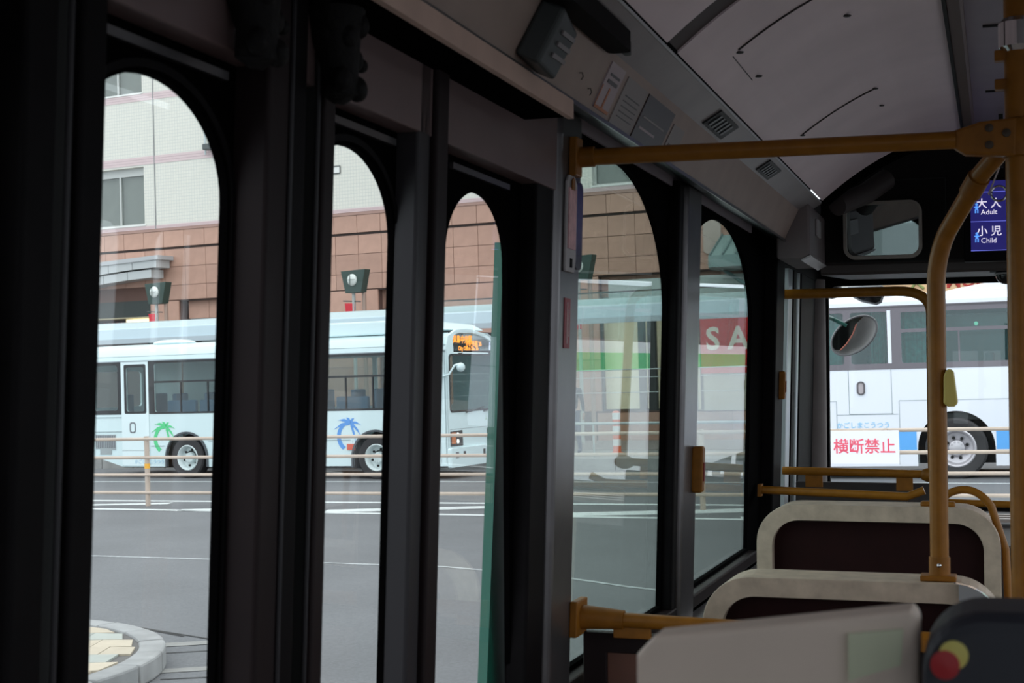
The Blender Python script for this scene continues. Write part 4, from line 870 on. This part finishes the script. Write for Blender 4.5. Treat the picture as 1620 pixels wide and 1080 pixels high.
# department store
bd = thing('department_store', 'department store with brown stone base and white tiled upper floors', 'building', (-22, 38, 0))
def walltile():
    m = mat('white_wall_tile', (.68, .67, .60), .6)
    nt = m.node_tree; p = nt.nodes['Principled BSDF']; tc = nt.nodes.new('ShaderNodeTexCoord'); mp = nt.nodes.new('ShaderNodeMapping'); mp.inputs['Rotation'].default_value = (PI/2, 0, 0)
    br = nt.nodes.new('ShaderNodeTexBrick'); br.inputs['Scale'].default_value = 1; br.inputs['Brick Width'].default_value = .1; br.inputs['Row Height'].default_value = .1; br.offset = 0
    br.inputs['Mortar Size'].default_value = .006; br.inputs['Color1'].default_value = (.70, .68, .605, 1); br.inputs['Color2'].default_value = (.675, .655, .585, 1); br.inputs['Mortar'].default_value = (.52, .53, .50, 1)
    nt.links.new(tc.outputs['Object'], mp.inputs[0]); nt.links.new(mp.outputs[0], br.inputs['Vector']); nt.links.new(br.outputs['Color'], p.inputs['Base Color'])
    return m
WT = walltile(); PKB = mat('pink_band_tile', (.62, .49, .49), .6, var=.03, scale=4); STN = mat('brown_stone', (.48, .285, .215), .6, var=.07, scale=4, objrand=.10)
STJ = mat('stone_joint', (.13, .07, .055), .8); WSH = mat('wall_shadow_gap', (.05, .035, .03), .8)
YW = 38.0
WINS = [(-36.5, -34.1), (-33.75, -31.37), (-22.0+5.95, -22.0+8.0)]
hol = []
for a, b in [(-36.6, -34.2), (-33.75, -31.37), (-16.0, -13.4), (-12.9, -10.6)]:
    hol.append((a, b, 7.03, 8.86)); hol.append((a, b, 11.22, 13.0))
st_w = obj('upper_wall', MB().plate([(-60, 6.95), (-10.3, 6.95), (-10.3, 18), (-60, 18)], [[(a, c), (b, c), (b, d), (a, d)] for a, b, c, d in hol], 'y', YW, YW+.3), WT, bd)
obj('backing_wall', MB().box(-60, -10.3, YW+.95, YW+1.2, 0, 18), mat('inner_dark', (.12, .11, .11), .8), bd)
for a, b, c, d in hol:
    w = obj('window', MB().plate([(a, c), (b, c), (b, d), (a, d)], [[(a+.05, c+.05), ((a+b)/2-.03+.1, c+.05), ((a+b)/2-.03+.1, d-.25), (a+.05, d-.25)], [((a+b)/2+.03+.1, c+.05), (b-.05, c+.05), (b-.05, d-.25), ((a+b)/2+.03+.1, d-.25)]], 'y', YW+.16, YW+.24), mat('window_frame_grey', (.50, .51, .49), .5), bd)
    obj('pane', MB().box(a+.04, b-.04, YW+.20, YW+.21, c+.04, d-.24), glass('dark_window_glass', (.7, .74, .72), 1.6), w)
    obj('blind', MB().box(a+.04, b-.04, YW+.28, YW+.29, c+.04, d-.24), mat('grey_blind', (.36, .36, .34), .8, var=.08, scale=3), w)
    obj('sill', MB().box(a-.03, b+.05, YW-.03, YW+.1, c-.05, c), mat('white_sill', (.75, .75, .72), .5), w)
for z0, z1 in [(6.86, 7.02), (8.92, 9.17), (10.95, 11.18), (13.1, 13.35), (15, 15.25)]:
    segs = []
    if z0 == 6.86: z1 = 6.97
    b_ = obj('pink_band', MB().box(-60, -10.3, YW-.012, YW+.0, z0, z1), PKB, bd)
    for k in range(1, 3): obj('band_groove', MB().box(-60, -10.3, YW-.014, YW-.012, z0+(z1-z0)*k/3-.006, z0+(z1-z0)*k/3+.006), mat('groove_pink', (.45, .34, .35), .7), b_)
obj('movement_joint', MB().box(-30.945, -30.915, YW-.016, YW+.0, 6.8, 18), mat('joint_grey', (.25, .25, .25), .7), bd)
obj('stone_cornice', MB().box(-60, -10.3, YW-.10, YW+.1, 6.76, 6.84), mat('stone_edge', (.36, .22, .18), .6), bd)
obj('wall_notice', MB().box(-24.45, -24.05, YW-.02, YW, 8.05, 8.25), MATS['white_sill'], bd)
obj('notice_frame', MB().plate([(-24.47, 8.03), (-24.03, 8.03), (-24.03, 8.27), (-24.47, 8.27)], [[(-24.44, 8.06), (-24.06, 8.06), (-24.06, 8.24), (-24.44, 8.24)]], 'y', YW-.03, YW-.02), MATS['dark_frame'], bd)
pp = obj('downpipe', MB().tube([(-28.85, YW-.12, 9.0), (-28.85, YW-.12, 10.2)], .03, 8), MATS['silver_rail'], bd)
obj('floodlight', MB().box(-28.80, -28.5, YW-.35, YW-.1, 9.12, 9.3), MATS['dark_frame'], bd, bevel=.02)
# backing stone and the single stones
obj('stone_backing', MB().plate([(-60, 4.56), (-10.3, 4.56), (-10.3, 6.9), (-60, 6.9)], [], 'y', YW+.0, YW+.25), STJ, bd)
piers = [(-31.2, -30.08), (-24.75, -22.85), (-20.9, -18.7), (-17.0, -15.9)]
cw = .79; x_0 = -36.12
srcs = {}
def stone(x0, x1, z0, z1, y=YW-.03):
    key = (round(x1-x0, 2), round(z1-z0, 2))
    if key not in srcs:
        o = obj('stone_panel', MB().box(-22+0, -22+(x1-x0)-.014, 38+.0, 38.06, 0, (z1-z0)-.014), STN, bd); srcs[key] = o
        o.location = (x0+22-0+.007, y-38, z0+.007)
        o['kind'] = 'part' if False else o.get('kind', ''); del o['kind']
    else:
        o = copypart(srcs[key], bd, (x0+22+.007, y-38, z0+.007))
    return o
rows = [(4.58, 5.04), (5.04, 5.62), (5.62, 6.18), (6.24, 6.76)]
for r, (z0, z1) in enumerate(rows):
    for k in range(32):
        x0 = x_0+cw*k
        if r == 0 and x0+cw < -30.2: continue
        if r == 1 and x0+cw < -33.5: continue
        stone(x0, x0+cw, z0, z1, YW-.03-(.05 if r == 3 else 0))
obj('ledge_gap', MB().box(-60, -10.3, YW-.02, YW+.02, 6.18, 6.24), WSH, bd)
# recessed lower rows, piers, shop fronts
for x0 in [-29.9+.79*k for k in range(0, 30)]:
    if x0 > -11: break
    stone(x0, x0+.79, 3.98, 4.56, YW+.22)
for a, b in piers:
    stone(a, b, 2.3, 4.56, YW-.03); stone(a, b, .9, 2.3, YW-.03)
    obj('pier_core', MB().box(a, b, YW+.03, YW+.5, .1, 4.56), STJ, bd)
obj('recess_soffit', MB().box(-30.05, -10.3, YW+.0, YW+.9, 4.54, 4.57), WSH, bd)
obj('shop_window_head', MB().box(-29.9, -10.3, YW+.3, YW+.34, 3.86, 4.0), mat('grey_white_panel', (.55, .57, .57), .5), bd)
for a, b in [(-29.9, -24.8), (-22.8, -21.0), (-18.6, -17.1)]:
    w = obj('shop_window', MB().plate([(a, .9), (b, .9), (b, 3.9), (a, 3.9)], [[(a+.08, 1), (b-.08, 1), (b-.08, 3.8), (a+.08, 3.8)]], 'y', YW+.32, YW+.4), MATS['grey_white_panel'], bd)
    obj('pane', MB().box(a+.06, b-.06, YW+.35, YW+.36, .98, 3.82), MATS['shelter_glass'], w)
    obj('display_back', MB().box(a, b, YW+.85, YW+.88, .9, 3.9), mat('shop_grey', (.4, .42, .42), .7), w)
CRM = mat('lit_shop_cream', (.70, .66, .50), .7, emit=(.55, .50, .34), estr=.35)
w = obj('shop_window', MB().plate([(-15.9, .9), (-13.2, .9), (-13.2, 3.75), (-15.9, 3.75)], [[(-15.84, .95), (-14.82, .95), (-14.82, 3.7), (-15.84, 3.7)], [(-14.62, .95), (-14.55, .95), (-14.55, 3.7), (-14.62, 3.7)], [(-14.30, .95), (-13.3, .95), (-13.3, 3.7), (-14.30, 3.7)]], 'y', YW+.02, YW+.1), mat('dark_mullion', (.05, .055, .055), .5), bd)
obj('display_back', MB().box(-15.9, -13.2, YW+.3, YW+.33, .9, 3.75), CRM, w)
obj('mullion', MB().box(-14.80, -14.64, YW-.01, YW+.06, .9, 3.72), MATS['dark_mullion'], w)
obj('mullion', MB().box(-14.50, -14.32, YW-.01, YW+.06, .9, 3.72), MATS['dark_mullion'], w)
obj('grey_head_panel', MB().box(-15.6, -10.3, YW-.05, YW+.1, 3.86, 4.42), mat('teal_white_panel', (.45, .52, .50), .5), bd)
for k in range(6):
    stone(-16.0+.95*k, -16.0+.95*k+.95, .08, .86, YW-.12)
obj('plinth', MB().box(-42, -10.3, YW-.08, YW+.1, 0, .9), mat('dark_plinth', (.10, .06, .05), .6), bd)
# red shop sign with white letters
sg = obj('red_sign', MB().box(-12.98, -10.4, YW-.22, YW-.1, 1.85, 3.62), mat('red_sign_panel', (.62, .02, .02), .4), bd)
text('S A', .82, lambda a, b, c: (-12.25+a, YW-.225-c, 2.72+b), mat('cream_letter', (.82, .74, .62), .5), 'lettering', sg, .01, bold=.02)
obj('cream_wall', MB().box(-12.95, -10.4, YW-.15, YW-.05, .88, 1.85), mat('beige_wall', (.45, .42, .33), .6), bd)
# awning at right
aw = obj('awning', MB().prism([(37.98, 5.45), (36.9, 4.85), (36.9, 4.55), (37.0, 4.5), (37.98, 4.5)], 'x', -12.4, -10.3), mat('awning_teal', (.25, .36, .35), .5), bd)
for k in range(6): obj('rib', MB().tube([(-12.35+.34*k, 37.96, 5.47), (-12.35+.34*k, 36.88, 4.87)], .022, 6), mat('awning_rib', (.16, .24, .24), .5), aw)
obj('awning_bracket', MB().tube([(-12.2, 37.6, 4.5), (-11.5, 37.0, 4.1), (-10.8, 36.8, 3.9)], .05, 8), MATS['column_teal'], bd)
obj('pale_wall_panel', MB().prism(rrect(-12.86, -12.38, 4.98, 6.0, .12), 'y', YW-.10, YW-.03), mat('pale_pink_panel', (.52, .43, .38), .6), bd)
# arched entrance canopy
cn = obj('entrance_canopy', MB().prism([(-38, 5.30), (-36, 5.62), (-33.4, 5.82), (-30.25, 5.95), (-30.25, 5.82), (-33.4, 5.70), (-36, 5.50), (-38, 5.15)], 'y', 37.2, 38), mat('canopy_edge', (.42, .43, .44), .4), bd)
def carc(x, o): return o+.0-.035*(x+30.3)**2*1.0
CAN = [mat('canopy_panel_grey', (.46, .48, .48), .4, objrand=.08)]
for row, (o0, o1) in enumerate([(5.80, 5.58), (5.555, 5.28)]):
    for k in range(8):
        xa = -30.35-.95*k-(.25 if row else 0); xb = xa-.93
        sl = lambda x, o: o-.012*(-30.3-x)-.018*(-30.3-x)**2
        top = lambda x: (5.84-.02*(-30.3-x)) if row == 0 else sl(x, o0-.02)
        obj('canopy_panel', MB().prism([(xa, top(xa)), (xb, top(xb)), (xb, sl(xb, o1)), (xa, sl(xa, o1))], 'y', 37.25+.06*row, 37.9), CAN[0], bd)
obj('entrance_lintel', MB().box(-38, -31.2, YW+.1, YW+.2, 4.6, 5.4), mat('dark_stone_lintel', (.09, .05, .045), .5), bd)
obj('entrance_beam', MB().box(-38, -31.2, YW-.02, YW+.12, 4.12, 4.62), mat('green_black_beam', (.02, .03, .026), .5), bd)
obj('entrance_ceiling', MB().box(-38, -31.2, YW+.0, YW+.9, 4.08, 4.13), mat('entrance_cream', (.5, .45, .3), .6), bd)
obj('entrance_lamp', MB().box(-32.3, -31.25, YW+.1, YW+.5, 3.96, 4.06), mat('lit_entrance_lamp', (.9, .85, .6), .5, emit=(1.0, .86, .5), estr=1.1), bd)
for k in range(6): obj('red_tube', MB().tube([(-33.3+.17*k, YW+.25, 3.7), (-33.3+.17*k, YW+.25, 3.98)], .025, 6), mat('dull_red', (.3, .04, .03), .5), bd)
# lamp heads with banners
GRN = mat('dark_green_lamp', (.03, .06, .05), .5); GLB = mat('lamp_globe', (.72, .76, .72), .35); RED = mat('banner_red', (.62, .012, .03), .6)
def lamp(x, label):
    t = thing('street_lamp', label, 'street lamp', (x, 36.4, .12), group=None)
    obj('pole', MB().tube([(x-.08, 36.4, .12), (x-.08, 36.4, 4.4)], .05, 10), mat('lamp_pole_grey', (.42, .44, .42), .4), t, smooth=True)
    obj('pole', MB().tube([(x+.20, 36.5, .12), (x+.20, 36.5, 4.4)], .06, 10), mat('lamp_pole_brown', (.36, .25, .2), .4), t, smooth=True)
    obj('shade', MB().prism([(x-.40, 5.0), (x+.40, 5.03), (x+.25, 4.38), (x-.26, 4.38)], 'y', 36.25, 36.55), GRN, t, bevel=.01)
    g = obj('globe', MB().ball((x-.02, 36.24, 4.74), .155, (1, .6, 1.1), 18), GLB, t, smooth=True)
    obj('globe_bar', MB().box(x-.18, x+.14, 36.11, 36.13, 4.735, 4.745), GRN, g); obj('globe_bar', MB().box(x-.025, x-.015, 36.11, 36.13, 4.57, 4.91), GRN, g)
    obj('banner_arm', MB().tube([(x-.42, 36.38, 4.17), (x+.16, 36.38, 4.13)], .016, 6), MATS['dark_frame'], t)
    b = obj('banner', MB().prism([(x-.36, 4.10), (x-.05, 4.09), (x-.02, 3.1), (x-.26, 3.1)], 'y', 36.36, 36.375), RED, t)
    text('SALE', .17, lambda a, c, d: (x-.19+a, 36.359-d, 3.50+c), mat('banner_white', (.8, .8, .8), .6), 'lettering', b, .001, bold=.004)
    return t
l1 = lamp(-29.6, 'dark green lamp with white globe beside arched entrance canopy')
dup(l1, (-22.62, 36.4, .12), 'dark green lamp with white globe and red banner between the doors')
dup(l1, (-15.72, 36.4, .12), 'dark green lamp with white globe behind first fixed window')
# orange fronted building above the coach
ob = thing('orange_storefront', 'orange storefront with dark red lettering above the coach roof', 'building', (0, 40, 0))
obj('shopfront', MB().box(-10.25, 14, 40.05, 41, 0, 3.5), mat('dark_shopfront', (.06, .07, .07), .5), ob)
obj('facade', MB().box(-10.25, 14, 40, 41, 3.5, 7), mat('orange_facade', (.72, .40, .20), .6), ob)
obj('sign_band', MB().box(-8.9, 14, 39.9, 40, 3.6, 4.9), mat('pale_orange_band', (.80, .52, .30), .6), ob)
text('MUJI FU', .50, lambda a, b, c: (-7.05+a, 39.89-c, 4.03+b), mat('dark_red_letter', (.42, .03, .02), .5), 'lettering', ob, .01, 'LEFT', .01)
obj('leaf_mark', MB().tube([(-7.95, 39.88, 3.85), (-7.8, 39.88, 4.05), (-7.6, 39.88, 3.88)], .04, 6), mat('leaf_green', (.25, .3, .1), .6), ob)
obj('white_panel', MB().box(-10.2, -8.95, 39.85, 39.95, 3.6, 4.9), MATS['white_sill'], ob)

# ---- person on the platform
def person(loc, label):
    t = thing('person', label, 'person', loc, local=True)
    def skin(name, vs, es, m, sub=2):
        me = bpy.data.meshes.new(name); me.from_pydata([v[:3] for v in vs], es, []); me.update(); me.materials.append(m)
        o = bpy.data.objects.new(name, me); COL.objects.link(o); o.parent = t
        o.modifiers.new('skin', 'SKIN'); o.modifiers.new('sub', 'SUBSURF').levels = sub; o.modifiers['sub'].render_levels = sub
        for i, v in enumerate(vs): me.skin_vertices[0].data[i].radius = (v[3], v[4] if len(v) > 4 else v[3]); 
        me.skin_vertices[0].data[0].use_root = True
        for p in me.polygons: p.use_smooth = True
        BASE[o.name] = Vector((0, 0, 0))
        return o
    b = [(0, 0, .93, .15, .11), (0, 0, 1.12, .13, .10), (0, 0, 1.34, .17, .11), (0, 0, 1.46, .06, .06), (0, .02, 1.54, .055, .055),
         (-.19, 0, 1.38, .06, .06), (-.24, .02, 1.12, .045, .045), (-.22, .12, .90, .035, .035), (.19, 0, 1.38, .06, .06), (.24, .02, 1.12, .045, .045), (.22, .12, .92, .035, .035)]
    skin('jacket_body', b, [(0, 1), (1, 2), (2, 3), (3, 4), (2, 5), (5, 6), (6, 7), (2, 8), (8, 9), (9, 10)], mat('dark_jacket', (.015, .018, .03), .8))
    lg = [(0, 0, .92, .14, .11), (-.09, 0, .86, .085, .085), (-.10, -.03, .48, .06, .06), (-.11, .03, .08, .045, .045), (-.11, -.10, .04, .04, .03), (.09, 0, .86, .085, .085), (.10, .06, .48, .06, .06), (.11, .14, .08, .045, .045), (.11, .01, .04, .04, .03)]
    skin('jeans', lg, [(0, 1), (1, 2), (2, 3), (3, 4), (0, 5), (5, 6), (6, 7), (7, 8)], mat('blue_jeans', (.05, .07, .13), .8))
    h = obj('head', MB().ball((0, 0, 1.66), .105, (.85, 1, 1.15), 16), mat('skin_tone', (.45, .28, .2), .6), t, smooth=True)
    obj('nose', MB().ball((0, -.105, 1.65), .017, (1, 1, 1.3)), MATS['skin_tone'], h, smooth=True)
    obj('hair', MB().ball((0, .02, 1.70), .112, (.92, 1, .95), 16), mat('black_hair', (.012, .01, .01), .7), h, smooth=True)
    for s in (-1, 1):
        hm = MB(); hx = s*.22; hm.ball((hx, .13, .84), .04, (.6, 1, 1.2))
        for k in range(4): hm.tube([(hx+.0, .105+.018*k, .81), (hx-.01*s, .10+.018*k, .76-.006*(k % 2)), (hx-.02*s, .105+.018*k, .73-.006*(k % 2))], .008, 6)
        hm.tube([(hx, .10, .85), (hx-.01*s, .075, .81), (hx-.015*s, .08, .78)], .009, 6)
        obj('hand', hm, MATS['skin_tone'], t, smooth=True)
    return t
person((-13.35, 30.2, .22), 'person in dark jacket and jeans walking on tram platform by wall post')

# tip the street against the bus
for o in OUTS:
    o.matrix_basis = M_OUT @ Matrix.LocRotScale(o.location, o.rotation_euler, o.scale)
print('objects', len(bpy.data.objects), 'tris', sum(len(m.polygons) for m in bpy.data.meshes))
